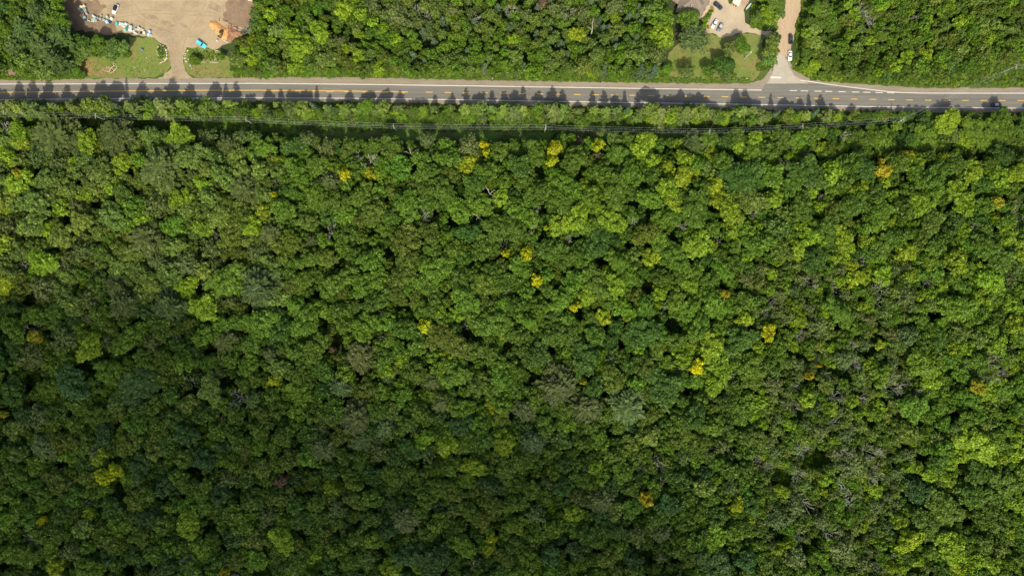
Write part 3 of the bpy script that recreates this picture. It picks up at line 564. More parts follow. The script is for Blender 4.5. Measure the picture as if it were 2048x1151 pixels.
# ------------------------------------------------------------------ roadside row south of the road: (x, height m, radius m, kind, colour)
ROW = []
for x, tip in [(-40, 172), (2, 176), (38, 168), (66, 160), (97, 157), (135, 174), (170, 171), (205, 168), (232, 165), (253, 158), (285, 170), (318, 176), (345, 168), (382, 176), (430, 169), (452, 173), (472, 167), (500, 196),
               (536, 178), (562, 186), (587, 184), (612, 179), (634, 175), (660, 190), (700, 186), (735, 190), (772, 180), (800, 182), (845, 200), (870, 195), (905, 190), (932, 185), (958, 190), (984, 186), (1008, 190), (1030, 182), (1046, 179),
               (1075, 188), (1105, 176), (1125, 184), (1155, 206), (1185, 190), (1208, 188), (1230, 194), (1249, 184), (1275, 190), (1296, 174), (1312, 184), (1340, 192), (1361, 186), (1378, 194), (1395, 190), (1412, 196), (1432, 212), (1455, 205),
               (1472, 190), (1490, 189), (1510, 202), (1541, 189), (1565, 199), (1583, 204), (1600, 200), (1617, 193), (1640, 200), (1662, 208), (1700, 216)]:
    hgt = max(3.5, 1.05 * (ip(SL, x) + 24 - tip) / 4.12 * math.tan(math.radians(SUN_EL)) * 1.02)
    ROW.append((x, ip(SL, x) + 24 + R.uniform(-3, 4), hgt))
ROWT = []
for j, (x, yb, hgt) in enumerate(ROW):
    narrow = x in (253, 1249, 1541, 1617, 634)
    rad = 1.7 if narrow else min(5.4, (1.5 + hgt * .22) * R.uniform(.75, 1.3))
    k = 'S' if narrow else ('Q' if R.rand() < .7 else 'M')
    c = 'spruce' if narrow else {'Q': ['pine', 'pale', 'grey', 'haze'][R.randint(4)], 'M': ['pale', 'haze', 'fresh', 'grey'][R.randint(4)]}[k]
    if k == 'M': hgt *= .8; rad = min(rad, 3.6)
    ROWT.append((k, x, yb, hgt, rad, c))
for x in np.arange(-50, 1720, 15.0):          # lower trees and bushes behind the row
    if x > 1650 and R.rand() < .5: continue
    hgt = R.uniform(6.5, 10) if x < 600 else R.uniform(3.5, 7); ROWT.append(('M' if R.rand() < .7 else 'G', x + R.uniform(-5, 5), ip(SL, x) + R.uniform(24, 40), hgt, R.uniform(1.7, 3), ['green', 'pale', 'fresh', 'pine', 'lime'][R.randint(5)]))
for x in np.arange(1730, 2060, 17.0):
    hgt = R.uniform(3, 4.5); ROWT.append(('M', x, ip(SL, x) + R.uniform(20, 26), hgt, R.uniform(2, 3.5), ['green', 'deep', 'olive', 'fresh'][R.randint(4)]))
for x in np.arange(470, 1340, 13.0):          # young growth between the northern wood and the road
    hgt = R.uniform(2.5, 5); ROWT.append(('G' if R.rand() < .35 else 'M', x + R.uniform(-4, 4), R.uniform(139, 151), hgt, R.uniform(1.4, 2.6), ['green', 'pale', 'fresh', 'pine', 'fresh', 'lime'][R.randint(6)]))
for x, y in [(1600, 138), (1612, 145), (1622, 142), (1640, 152), (1608, 128), (1700, 158), (1730, 158), (1670, 156), (1330, 152), (1335, 140), (170, 152), (140, 153), (100, 152), (60, 153), (20, 134), (395, 125), (448, 118)]:
    ROWT.append(('M', x, y, R.uniform(2.5, 4.5), R.uniform(1.6, 2.6), ['green', 'fresh', 'lime'][R.randint(3)]))
for k, x, y, hgt, rad, c in ROWT:
    sz = hgt / TOPZ[k]; zc = CENZ[k] * sz; f = H / (H - zc)
    T.append([k, CX + (x - CX) * f, CY + (y - CY) * f, rad * S * f, c, None, sz])
# ------------------------------------------------------------------ landmarks for the labels
LM = []
for i, t in enumerate(T[:NEXP]):
    if t[5] and t not in GARD: LM.append((t[1], t[2], t[5], i))
LM += [(110, 279, 'big upper left pine', -1), (520, 575, 'starry left centre pine', -1), (713, 836, 'starry lower left pine', -1), (1253, 814, 'dark lower centre pine', -1), (809, 1035, 'starry bottom pine', -1),
       (1202, 1002, 'starry lower right pine', -1), (979, 386, 'white forked snag', -1), (820, 306, 'tall bleached tree', -1), (323, 334, 'wide upper grey pine', -1), (1386, 287, 'grey pine by wires', -1),
       (1836, 913, 'dark lower right clearing', -1), (1622, 916, 'grassy clearing', -1), (89, 894, 'lower left edge pine', -1), (378, 1045, 'lower left lime tree', -1), (1949, 889, 'huge lower right lime tree', -1),
       (400, 87, 'turquoise car', -1), (660, 180, 'first yellow road dash', -1), (1580, 111, 'white car on track', -1), (1990, 209, 'car on the road', -1), (50, 170, 'left end of road', -1), (1100, 170, 'middle of the road', -1), (900, 160, 'road', -1), (451, 1143, 'dull orange bottom tree', -1),
       (1290, 1150, 'bottom edge', -1), (1700, 640, 'grey poplars', -1), (1900, 600, 'right side lime tree', -1)]
LM = [l for l in LM if l[2] not in ('bottom edge', 'road')]
def where(x, y, me=-2):
    best = min((l for l in LM if l[3] != me and math.hypot(l[0] - x, l[1] - y) > 3), key=lambda l: math.hypot(l[0] - x, l[1] - y))
    dx, dy = x - best[0], y - best[1]; a = math.degrees(math.atan2(-dy, dx)) % 360
    d = ['right of', 'above right of', 'above', 'above left of', 'left of', 'below left of', 'below', 'below right of'][int(((a + 22.5) % 360) // 45)]
    return best, d, math.hypot(dx, dy)
KN = dict(M='broadleaf tree', O='dense tree', G='feathery tree', P='pine tree', Q='pine tree', S='spruce tree', D='bare tree', W='bleached tree', R='rusty conifer')
NAME = dict(M='broadleaf_tree', O='broadleaf_tree', G='poplar_tree', P='pine_tree', Q='pine_tree', S='spruce_tree', D='dead_tree', W='dead_tree', R='dead_tree')
CAT = dict(M='broadleaf tree', O='broadleaf tree', G='poplar tree', P='pine tree', Q='pine tree', S='spruce tree', D='dead tree', W='dead tree', R='dead tree')
GRP = dict(M='broadleaf trees of the woods', O='broadleaf trees of the woods', G='feathery grey green trees of the woods', P='pine trees', Q='pine trees', S='spruce trees in the northern wood', D='bare dead trees in the woods', W='bare dead trees in the woods', R='bare dead trees in the woods')
ORD = ['nearest', 'second nearest', 'third nearest', 'fourth nearest', 'fifth nearest', 'sixth nearest', 'seventh nearest', 'eighth nearest', 'ninth nearest', 'tenth nearest', 'eleventh nearest', 'twelfth nearest', 'thirteenth nearest', 'fourteenth nearest', 'fifteenth nearest', 'sixteenth nearest']

# ------------------------------------------------------------------ build trees
def tint_of(c, x, y, r):
    b = np.array(C.get(c, (.1, .1, .05))); q = r.uniform(.86, 1.16); h = r.normal(0, .06)
    return [float(b[0] * q * (1 + h)), float(b[1] * q), float(b[2] * q * (1 - h * .5))]
def tree_h(k, rpx):
    if k in 'DW': return 1.16
    """vertical size of the tree relative to the unit tree"""
    m = rpx / S
    if k == 'P': return min(1.2, .45 + m * .085)
    if k == 'S': return min(1.1, .5 + m * .25)
    return min(1.12, .55 + m * .085)
def hfac(x, y):
    if x > 1690 and 160 < y < 300: return .58
    if 160 < y < 312: return .78
    if y < 160 and (1500 < x < 1680 or 130 < x < 262 or 1330 < x < 1500): return .6
    if y < 130 and 262 < x < 520: return .75
    return 1.0
def build_tree(k, x, y, rpx, c, r, sz=None):
    if sz is None:
        sz = tree_h(k, rpx) * r.uniform(.94, 1.06) * hfac(x, y)
        if c in ('vivid', 'gold', 'amber', 'lemon'): sz = max(sz, 1.0) * 1.08; rpx *= .93
    z = CENZ[k] * sz; wx, wy = W(x, y, z)
    s = (rpx / S) * (H - z) / H / UR[k] * 1.08; n = None
    name = NAME[k]; o = empty(name, (wx, wy, 0), r.uniform(0, 6.28)); o.scale = (s * r.uniform(.86, 1.14), s * r.uniform(.86, 1.14), sz)
    if k in 'MOGPQS':
        vk = 'L' if k in 'MO' and rpx > 22 else k; i = r.randint(len(VAR[vk])); cr = link('crown', VAR[vk][i], o); cr['tint'] = [q_ * (.7 if c == 'pine' and k == 'P' else 1) for q_ in tint_of(c, x, y, r)]
        link('trunk', {'P': WOOD_P, 'Q': WOOD_Q, 'S': WOOD_S}[k][i] if k in 'PQS' else TRUNK, o)
    elif k == 'D':
        o.scale = (s * 1.25, s * 1.25, sz)
        i = r.randint(len(DEADB)); link('branches', DEADB[i], o); link('trunk', DEADT[i], o)
    elif k == 'W':
        i = r.randint(len(SNB)); link('branches', SNB[i], o); link('trunk', SNT[i], o)
    elif k == 'R':
        i = r.randint(len(VAR['G'])); cr = link('dead_foliage', VAR['G'][i], o); cr['tint'] = tint_of('rust', x, y, r); link('branches', DEADB[i], o); link('trunk', DEADT[i], o)
    return o, s, sz

vis = [i for i, t in enumerate(T) if -8 < t[1] < 2056 and -8 < t[2] < 1159]
br = sorted([i for i in vis if T[i][0] in 'MO'], key=lambda i: (-(1000 if i < NEXP and T[i][5] else 0) - T[i][3]))
keep = set(br[:300])
for i in vis:
    if T[i][0] in 'PQSDWR': keep.add(i)
gs = sorted([i for i in vis if T[i][0] == 'G'], key=lambda i: -T[i][3]); keep |= set(gs[:300])
made = []; rest = []
for i, t in enumerate(T):
    k, x, y, rp, c, lb = t[:6]
    if i in keep:
        o, s, sz = build_tree(k, x, y, rp, c, R, t[6] if len(t) > 6 else None); made.append((o, i))
    else: rest.append(t)
for _k in ():
    pass
# labels
used = {}
ent = []
for o, i in made:
    k, x, y, rp, c, lb = T[i][:6]; tag(o, '', CAT[k], GRP[k])
    if lb:
        o['label'] = lb + (', a leafy crown in the woods' if i < NEXP - len(GARD) else ''); continue
    size = 'small' if rp < 12 else ('large' if rp > 27 else '')
    cn = '' if k in 'DWR' else CNAME[c]
    best, d, dist = where(x, y, i)
    ent.append([(size + ' ' + cn + ' ' + KN[k]).strip().replace('  ', ' '), d, best[2], dist, o])
from collections import defaultdict
def trim(t):
    t = t if len(t.split()) <= 16 else t.replace(' tree', '', 1)
    return t if len(t.split()) <= 16 else t.replace(' nearest', '', 1).replace(' the ', ' ', 1)
gr = defaultdict(list)
for e in ent: gr[(e[0].replace('small ', '').replace('large ', ''), e[1], e[2])].append(e)
for key, L in gr.items():
    L.sort(key=lambda e: e[3])
    for n_, e in enumerate(L):
        o = e[4]; tail = e[1] + ' the ' + e[2]
        if len(L) == 1: o['label'] = trim(f"{e[0]} {tail}")
        else: o['label'] = trim(f"{ORD[min(n_, 15)]} {e[0].replace('small ', '').replace('large ', '')} {tail}")

# ------------------------------------------------------------------ the rest of the wood, and undergrowth: each ONE object, instanced on points
def scatter(name, meshes, pts, label=None, cat=None):
    """pts: list of (x, y, z, sxy, sz, rot, variant, (r,g,b))"""
    lib = bpy.data.collections.new(name + "_kinds")
    for k, me in enumerate(meshes):
        so = bpy.data.objects.new("%s_%02d" % (name, k), me); lib.objects.link(so)
    me = bpy.data.meshes.new(name); n = len(pts); me.vertices.add(n)
    me.vertices.foreach_set("co", np.array([p[:3] for p in pts], np.float32).reshape(-1))
    a = me.attributes.new("scl", 'FLOAT_VECTOR', 'POINT'); a.data.foreach_set("vector", np.array([(p[3], p[3], p[4]) for p in pts], np.float32).reshape(-1))
    a = me.attributes.new("rot", 'FLOAT', 'POINT'); a.data.foreach_set("value", np.array([p[5] for p in pts], np.float32))
    a = me.attributes.new("kindi", 'INT', 'POINT'); a.data.foreach_set("value", np.array([p[6] for p in pts], np.int32))
    a = me.attributes.new("tint", 'FLOAT_VECTOR', 'POINT'); a.data.foreach_set("vector", np.array([p[7] for p in pts], np.float32).reshape(-1))
    o = link(name, me); o["kind"] = 'stuff'
    if label: o["label"] = label; o["category"] = cat
    ng = bpy.data.node_groups.new(name, 'GeometryNodeTree')
    ng.interface.new_socket("Geometry", in_out='INPUT', socket_type='NodeSocketGeometry')
    ng.interface.new_socket("Geometry", in_out='OUTPUT', socket_type='NodeSocketGeometry')
    N = ng.nodes; L = ng.links; gi = N.new("NodeGroupInput"); go = N.new("NodeGroupOutput")
    ip_ = N.new("GeometryNodeInstanceOnPoints"); ci = N.new("GeometryNodeCollectionInfo")
    ci.inputs["Collection"].default_value = lib; ci.inputs["Separate Children"].default_value = True; ci.inputs["Reset Children"].default_value = True
    def attr(nm, ty):
        q = N.new("GeometryNodeInputNamedAttribute"); q.data_type = ty; q.inputs["Name"].default_value = nm
        return next(s_ for s_ in q.outputs if s_.enabled and s_.name == "Attribute")
    L.new(gi.outputs[0], ip_.inputs["Points"]); L.new(ci.outputs[0], ip_.inputs["Instance"]); ip_.inputs["Pick Instance"].default_value = True
    L.new(attr("kindi", 'INT'), ip_.inputs["Instance Index"])
    cx = N.new("ShaderNodeCombineXYZ"); L.new(attr("rot", 'FLOAT'), cx.inputs[2]); L.new(cx.outputs[0], ip_.inputs["Rotation"])
    L.new(attr("scl", 'FLOAT_VECTOR'), ip_.inputs["Scale"]); L.new(ip_.outputs[0], go.inputs[0])
    md = o.modifiers.new("scatter", 'NODES'); md.node_group = ng
    return o

ML = VAR['M'] + VAR['O'] + VAR['G'] + VAR['P'] + VAR['S'] + VAR['Q']
OFS = dict(M=0, O=10, G=15, P=21, S=27, Q=31)
pts = []
for t in rest:
    k, x, y, rp, c, lb = t[:6]
    if k not in 'MOGPQS': continue
    sz = t[6] if len(t) > 6 else tree_h(k, rp) * R.uniform(.94, 1.06) * hfac(x, y)
    z = CENZ[k] * sz; wx, wy = W(x, y, z); s = (rp / S) * (H - z) / H / UR[k] * 1.08
    pts.append((wx, wy, 0, s, sz, R.uniform(0, 6.28), OFS[k] + R.randint(len(VAR[k])), tint_of(c, x, y, R)))
scatter("woodland", ML, pts, 'smaller green trees filling the woods between the large crowns', 'woodland')

pts = []
BUSHZ = -3.4
for _ in range(17000):
    x = R.uniform(-70, 2120); y = R.uniform(-70, 1232)
    if not any(inpoly(x, y, P) for P in POLYS): continue
    if any(gr and math.hypot(x - gx, y - gy) < gr * .8 for gx, gy, gr in GAPS) and not (1500 < x < 1700 and 880 < y < 970) and R.rand() < .4: continue
    wx, wy = W(x, y, 1); s = R.uniform(.3, .65)
    br_ = 1500 < x < 1720 and 840 < y < 1000
    c = ['green', 'deep', 'deep', 'blue', 'fresh'][R.randint(5)] if not br_ else ['fresh', 'lime', 'pale', 'green'][R.randint(4)]
    pts.append((wx, wy, -9.8 * s * .62 + .6, s, s * .7, R.uniform(0, 6.28), R.randint(5), tint_of(c, x, y, R)))
def strip(n, fx, y0, y1, s0, s1, cols):
    for _ in range(n):
        x = R.uniform(*fx); a, b = y0(x), y1(x); y = R.uniform(a, b); wx, wy = W(x, y); s = R.uniform(s0, s1)
        pts.append((wx, wy, -9.8 * s * .6 + .25, s, s * .6, R.uniform(0, 6.28), R.randint(5), tint_of(cols[R.randint(len(cols))], x, y, R)))
strip(3500, (-70, 2100), lambda x: ip(SL, x) + 27, lambda x: max(262, ip(SL, x) + 50) if x < 1750 else 245, .07, .28, ['green', 'deep', 'fresh', 'green', 'olive'])
strip(1500, (-70, 2100), lambda x: ip(SL, x) + (9 if x < 1750 else 11), lambda x: ip(SL, x) + 28, .06, .2, ['green', 'fresh', 'pale', 'olive'])
strip(2600, (470, 1335), lambda x: 132, lambda x: 153 + max(0, (x - 700)) * .0185, .05, .2, ['fresh', 'green', 'lime', 'fresh', 'pale', 'olive'])
strip(1400, (1620, 2110), lambda x: 135 if x < 1960 else 108, lambda x: 161 + (x - 1620) * .045 if x < 1850 else 173, .05, .19, ['fresh', 'green', 'olive', 'lime'])
strip(200, (1325, 1500), lambda x: 156, lambda x: 165, .04, .1, ['fresh', 'lime', 'pale'])
strip(260, (-70, 165), lambda x: 146, lambda x: 159, .05, .15, ['fresh', 'green', 'lime'])
strip(120, (160, 262), lambda x: 104, lambda x: 114, .06, .2, ['fresh', 'green'])
strip(150, (395, 450), lambda x: 102, lambda x: 121, .03, .09, ['fresh', 'green', 'lime', 'olive'])
strip(70, (376, 395), lambda x: 100, lambda x: 120, .04, .11, ['fresh', 'lime', 'haze'])
strip(70, (316, 334), lambda x: 92, lambda x: 118, .04, .1, ['fresh', 'lime', 'deep'])
strip(120, (1585, 1625), lambda x: 118 + max(0, x - 1585) * .3, lambda x: 138 + max(0, x - 1585) * .5, .06, .2, ['fresh', 'lime', 'green'])
strip(90, (1512, 1545), lambda x: 128, lambda x: 142, .04, .1, ['fresh', 'olive', 'green'])
for (xa, xb, ya, yb) in ((1593, 1618, 40, 118), (1604, 1632, -20, 40), (1503, 1522, 14, 56), (1520, 1550, 40, 60), (1552, 1566, -20, 34), (1545, 1553, 30, 60)):
    strip(int((xb - xa) * (yb - ya) / 7), (xa, xb), lambda x, q=ya: q, lambda x, q=yb: q, .08, .24, ['fresh', 'green', 'lime', 'pale'])
strip(420, (165, 338), lambda x: 114, lambda x: 156, .012, .035, ['fresh', 'olive', 'haze', 'deep'])
strip(260, (376, 512), lambda x: 126, lambda x: 154, .012, .035, ['fresh', 'olive', 'haze'])
strip(500, (1335, 1528), lambda x: 100, lambda x: 160, .012, .04, ['fresh', 'olive', 'haze', 'green'])
strip(300, (-60, 2100), lambda x: ip(NLF, x) - 13, lambda x: ip(NLF, x) - 9, .01, .03, ['haze', 'olive', 'green'])
scatter("undergrowth", VAR['B'], pts, 'low bushes and saplings under and beside the trees', 'undergrowth')

# ------------------------------------------------------------------ vehicles
GLASS = mat("car_glass", (0.015, 0.018, 0.022), 0.12, spec=0.6)
TYRE = mat("tyre_rubber", (0.02, 0.02, 0.02), 0.8)
LAMP = mat("lamp_glass", (0.75, 0.75, 0.72), 0.2)
RIM = mat("wheel_rim", (0.45, 0.45, 0.46), 0.35, 0.8)
def paint(name, c, rough=.3): return mat(name, c, rough, spec=.5, noise=(1.2, .55, .8, tuple(x * .85 for x in c)))
def rrect(x0, x1, hw, z, rad=.35, n=4):
    out = []
    for (cx, cy, a0) in ((x1 - rad, hw - rad, 0), (x0 + rad, hw - rad, 90), (x0 + rad, -hw + rad, 180), (x1 - rad, -hw + rad, 270)):
        for k in range(n + 1):
            a = math.radians(a0 + 90 * k / n); out.append((cx + rad * math.cos(a), cy + rad * math.sin(a), z))
    return out
def car(px, py, ang, label, body, roof=None, L=4.6, Wd=1.82, hgt=1.45, cab=(-1.75, .85), top=(-1.15, .2), name='car', bed=False):
    t = empty(name, (*W(px, py, .8), .13 if 165 < py < 225 else .09), math.radians(ang)); h = L / 2; hw = Wd / 2
    mb = MB(); mb.loft([rrect(-h, h, hw - .06, .32, .3), rrect(-h - .02, h + .02, hw, .5, .42), rrect(-h + .02, h - .02, hw, .78, .42), rrect(-h + .15, h - .18, hw - .08, .92, .45)])
    link('body', mb.mesh('body', body), t)
    mb = MB(); mb.loft([rrect(cab[0], cab[1], hw - .1, .91, .3), rrect(top[0], top[1], hw - .28, hgt - .05, .25)]); link('windows', mb.mesh('windows', GLASS), t)
    mb = MB(); mb.loft([rrect(top[0] - .05, top[1] + .05, hw - .25, hgt - .05, .25), rrect(top[0] + .05, top[1] - .05, hw - .33, hgt + .03, .22)]); link('roof', mb.mesh('roof', roof or body), t)
    for sx in (-1, 1):
        for sy in (-1, 1):
            mb = MB(); mb.tube([(sx * (h - .85), sy * (hw - .2), .33), (sx * (h - .85), sy * (hw + .01), .33)], .33, 12); wh = link('wheel', mb.mesh('wheel', TYRE), t)
            mb = MB(); mb.tube([(sx * (h - .85), sy * (hw + .0), .33), (sx * (h - .85), sy * (hw + .025), .33)], .19, 10); link('rim', mb.mesh('rim', RIM), wh)
    for sy in (-1, 1):
        mb = MB(); mb.box(h - .12, h + .03, sy * (hw - .35) - .16, sy * (hw - .35) + .16, .58, .74); link('headlight', mb.mesh('headlight', LAMP), t)
        mb = MB(); mb.box(.45, .62, sy * (hw + .1) - .1, sy * (hw + .1) + .1, .92, 1.06); link('mirror', mb.mesh('mirror', body), t)
    return tag(t, label, 'car')
P_WHITE = paint("white_paintwork", (.80, .80, .78)); P_BLK = paint("black_paintwork", (.02, .02, .022)); P_GREY = paint("grey_paintwork", (.20, .23, .25))
P_DK = paint("dark_blue_grey_paintwork", (.035, .05, .06)); P_TURQ = paint("turquoise_paintwork", (.10, .62, .72)); P_SIL = paint("silver_paintwork", (.45, .46, .45))
car(230.6, 18.3, 248.7, 'white car with a dark roof parked on the dirt yard', P_WHITE, P_BLK, 4.9, 1.95, 1.6, (-1.9, 1.0), (-1.6, .55))
car(402.3, 88.3, -34.5, 'bright turquoise car parked beside the garden bed', P_TURQ, None, 5.3, 1.95, 1.55, (-2.35, .85), (-2.25, .3))
car(1436.2, 12.0, -38, 'dark car at the top of the gravel drive by the house', P_DK, P_DK, 4.8, 1.9, 1.6, (-2.0, .9), (-1.6, .3))
car(1429.3, 47.8, 239, 'white car parked left of a grey one on the gravel drive', P_WHITE, P_WHITE, 4.6, 1.8, 1.45)
car(1440.2, 55.4, 243, 'grey car parked right of the white one on the gravel drive', P_GREY, P_SIL, 4.6, 1.85, 1.5, (-1.9, .9), (-1.4, .2))
car(1581.5, 79.2, 270, 'black car parked on the sandy track above the white car', P_BLK, P_DK, 4.7, 1.9, 1.65, (-2.1, .9), (-1.8, .3))
car(1580.2, 111.5, 268, 'white car parked where the sandy track meets the pale tarmac', P_WHITE, P_WHITE, 4.8, 1.85, 1.45)
car(1993.5, 209.8, 0, 'dark car with a silver roof driving in the lower lane', P_DK, P_SIL, 4.7, 1.85, 1.55, (-1.9, .9), (-1.4, .3))

# small loader on the heap
YELP = paint("dull_yellow_paint", (.50, .38, .10), .5); STEEL = mat("dark_steel", (.06, .055, .05), .6, .5)
t = empty('skid_loader', (*W(442, 71, 1), 1.5), math.radians(70)); tag(t, 'small dark loader with its bucket on the orange sawdust heap', 'loader')
link('body', MB().loft([rrect(-1.5, .6, .62, .4, .2), rrect(-1.5, .6, .62, 1.1, .2), rrect(-1.3, .2, .5, 1.2, .15)]).mesh('body', STEEL), t)
link('cab', MB().loft([rrect(-.7, .45, .45, 1.15, .1), rrect(-.6, .3, .42, 2.0, .1)]).mesh('cab', YELP), t)
for sy in (-1, 1): link('arm', MB().tube([(-1.3, sy * .7, 1.3), (.6, sy * .7, 1.2), (1.4, sy * .6, .5)], .09, 5).mesh('arm', YELP), t)
link('bucket', MB().loft([[(1.35, -.85, .2), (2.1, -.85, .1), (2.0, -.85, .75), (1.4, -.85, .8)], [(1.35, .85, .2), (2.1, .85, .1), (2.0, .85, .75), (1.4, .85, .8)]]).mesh('bucket', STEEL), t)
for sx in (-1.0, .35):
    for sy in (-1, 1): link('wheel', MB().tube([(sx, sy * .62, .38), (sx, sy * .9, .38)], .38, 12).mesh('wheel', TYRE), t)

# ------------------------------------------------------------------ heaps, logs, rocks
M_SAW = mat("sawdust", (0.58, 0.30, 0.09), 0.95, noise=(.8, .4, .65, (0.45, 0.22, 0.08)), noise2=(3, .45, .7, (0.68, 0.42, 0.18)))
M_CHIP = mat("wood_chips", (0.30, 0.15, 0.08), 0.95, noise=(.9, .4, .65, (0.19, 0.10, 0.06)), noise2=(3, .5, .75, (0.45, 0.28, 0.17)))
M_LOG = mat("cut_log", (0.42, 0.24, 0.13), 0.9, noise=(2, .4, .7, (0.25, 0.14, 0.09)))
M_BIRCH = mat("birch_log", (0.62, 0.55, 0.44), 0.85, noise=(2, .5, .7, (0.3, 0.25, 0.2)))
M_ROCK = mat("pale_rock", (0.52, 0.47, 0.37), 0.9, noise=(1.5, .4, .7, (0.33, 0.30, 0.24)), bump=(3, .6, .1))
M_ROCKG = mat("grey_rock", (0.32, 0.33, 0.32), 0.9, noise=(1.5, .4, .7, (0.2, 0.2, 0.19)), bump=(3, .6, .1))
def heap(name, poly, hmax, m, label, cat, seed, drop=.9):
    r = np.random.RandomState(seed); P = [W(*p) for p in poly]; xs = [p[0] for p in P]; ys = [p[1] for p in P]; st = .35
    cx_, cy_ = np.mean(xs), np.mean(ys); v = []; idx = {}; f = []
    def edge(x, y):
        d = 9
        for i in range(len(P)):
            a = Vector(P[i]); b = Vector(P[(i + 1) % len(P)]); ab = b - a; q = Vector((x, y)); tt = max(0, min(1, (q - a).dot(ab) / ab.length_squared)); d = min(d, (a + ab * tt - q).length)
        return d
    nx = int((max(xs) - min(xs)) / st) + 2; ny = int((max(ys) - min(ys)) / st) + 2
    for i in range(nx):
        for j in range(ny):
            x = min(xs) + i * st + r.uniform(-.1, .1); y = min(ys) + j * st + r.uniform(-.1, .1); ins = inpoly(x, y, P); d = edge(x, y)
            if not ins and d > st * 1.3: continue
            z = .03 if not ins else .06 + hmax * (1 - math.exp(-d / 1.6)) * r.uniform(.75, 1.1); idx[(i, j)] = len(v); v.append((x, y, z))
    for (i, j), a in idx.items():
        q = [idx.get((i + 1, j)), idx.get((i + 1, j + 1)), idx.get((i, j + 1))]
        if None not in q: f.append((a, *q))
    o = link(name, new_mesh(name, v, f, m)); return tag(o, label, cat)
def c5(L): return [(410 + x / 19.18, 30 + y / 19.18) for x, y in L]
heap('sawdust_heap', c5([(170, 240), (420, 230), (600, 360), (780, 480), (900, 540), (900, 760), (860, 940), (680, 960), (450, 700), (300, 560), (150, 380)]), 1.5, M_SAW, 'orange heap of sawdust on the dirt yard', 'heap', 1)
heap('wood_chip_heap', c5([(860, 500), (1000, 450), (1140, 510), (1450, 640), (1380, 790), (1080, 870), (1030, 1000), (950, 1090), (830, 990), (870, 760)]), 1.9, M_CHIP, 'reddish brown heap of wood chips beside the orange sawdust', 'heap', 2)
def log(a, b, rad, m, label, z=.2):
    A = Vector((*W(*a), z)); B = Vector((*W(*b), z)); mid = A.lerp(B, .5); o = empty('log', (mid.x, mid.y, 0), math.atan2(B.y - A.y, B.x - A.x)); L = (B - A).length / 2
    link('log_bark', MB().tube([(-L, 0, z + rad), (0, .08 * L * .2, z + rad * 1.05), (L, 0, z + rad * .9)], [rad, rad * .92, rad * .75], 8, False).mesh('log_bark', m), o)
    for sx in (-1, 1): link('cut_end', MB().tube([(sx * (L - .01), 0, z + rad), (sx * (L + .02), 0, z + rad)], rad * .72, 8).mesh('cut_end', M_LOG), o)
    return tag(o, label, 'log', 'logs lying about the yard')
log((446, 80), (459, 86.5), .22, M_BIRCH, 'pale log along the lower edge of the heaps', 0)
log((468, 56.5), (486, 64), .25, M_BIRCH, 'long pale log on the upper edge of the heaps', 0)
log((247, 80), (262, 93), .16, M_BIRCH, 'pale fallen trunk at the edge of the small wood', .4)
log((395, 123.5), (411, 125), .14, M_BIRCH, 'left pale log edging the garden bed', 0)
log((421, 124.5), (437, 126), .16, M_BIRCH, 'right pale log edging the garden bed', 0)
log((267, 134.5), (272, 136.5), .12, M_BIRCH, 'small pale log lying on the left lawn', 0)
log((289, 139), (291, 145), .12, M_BIRCH, 'short grey log on the left lawn near the drive', 0)
log((8, 4), (10, 24), .5, M_BIRCH, 'thick pale trunk at the top left corner', 1.5)
log((322, 114), (330, 119), .15, M_BIRCH, 'pale curved log along the left garden bed', 0)
log((319, 127), (331, 122), .16, M_BIRCH, 'pale log below the left garden bed', 0)
log((497, 1), (512, 5), .3, M_BIRCH, 'pale logs at the top of the yard', .2)
for k in range(30):                      # split billets thrown round the heaps
    a = R.uniform(0, 1); x, y = [(438 + 32 * a, 40 + 18 * a), (455 + 20 * a, 52 + 14 * a), (428 + 10 * a, 42 + 30 * a)][k % 3]; x += R.normal(0, 3.5); y += R.normal(0, 3.2)
    if k == 0: bl = link('billet', MB().tube([(-.45, 0, .16), (.45, 0, .16)], .15, 6).mesh('billet', M_LOG)); b = bl
    else: b = bl.copy(); COL.objects.link(b)
    wx, wy = W(x, y); b.location = (wx, wy, R.uniform(.05, .5)); b.rotation_euler = (0, 0, R.uniform(0, 6.28)); b.scale = (R.uniform(.8, 1.8),) * 3
    BIL = globals().setdefault('BIL', {}); BIL.setdefault(k % 3, []).append((x, b))
ORD1 = ['leftmost', 'second', 'third', 'fourth', 'fifth', 'sixth', 'seventh', 'eighth', 'ninth', 'tenth']
for g_, nm in enumerate(('along the upper edge of the orange heap', 'on the brown chip heap', 'at the left end of the orange heap')):
    for k, (x, b) in enumerate(sorted(BIL[g_], key=lambda q: q[0])): tag(b, f'{ORD1[k]} of ten split logs from the left {nm}', 'log', 'split logs scattered over the heaps')

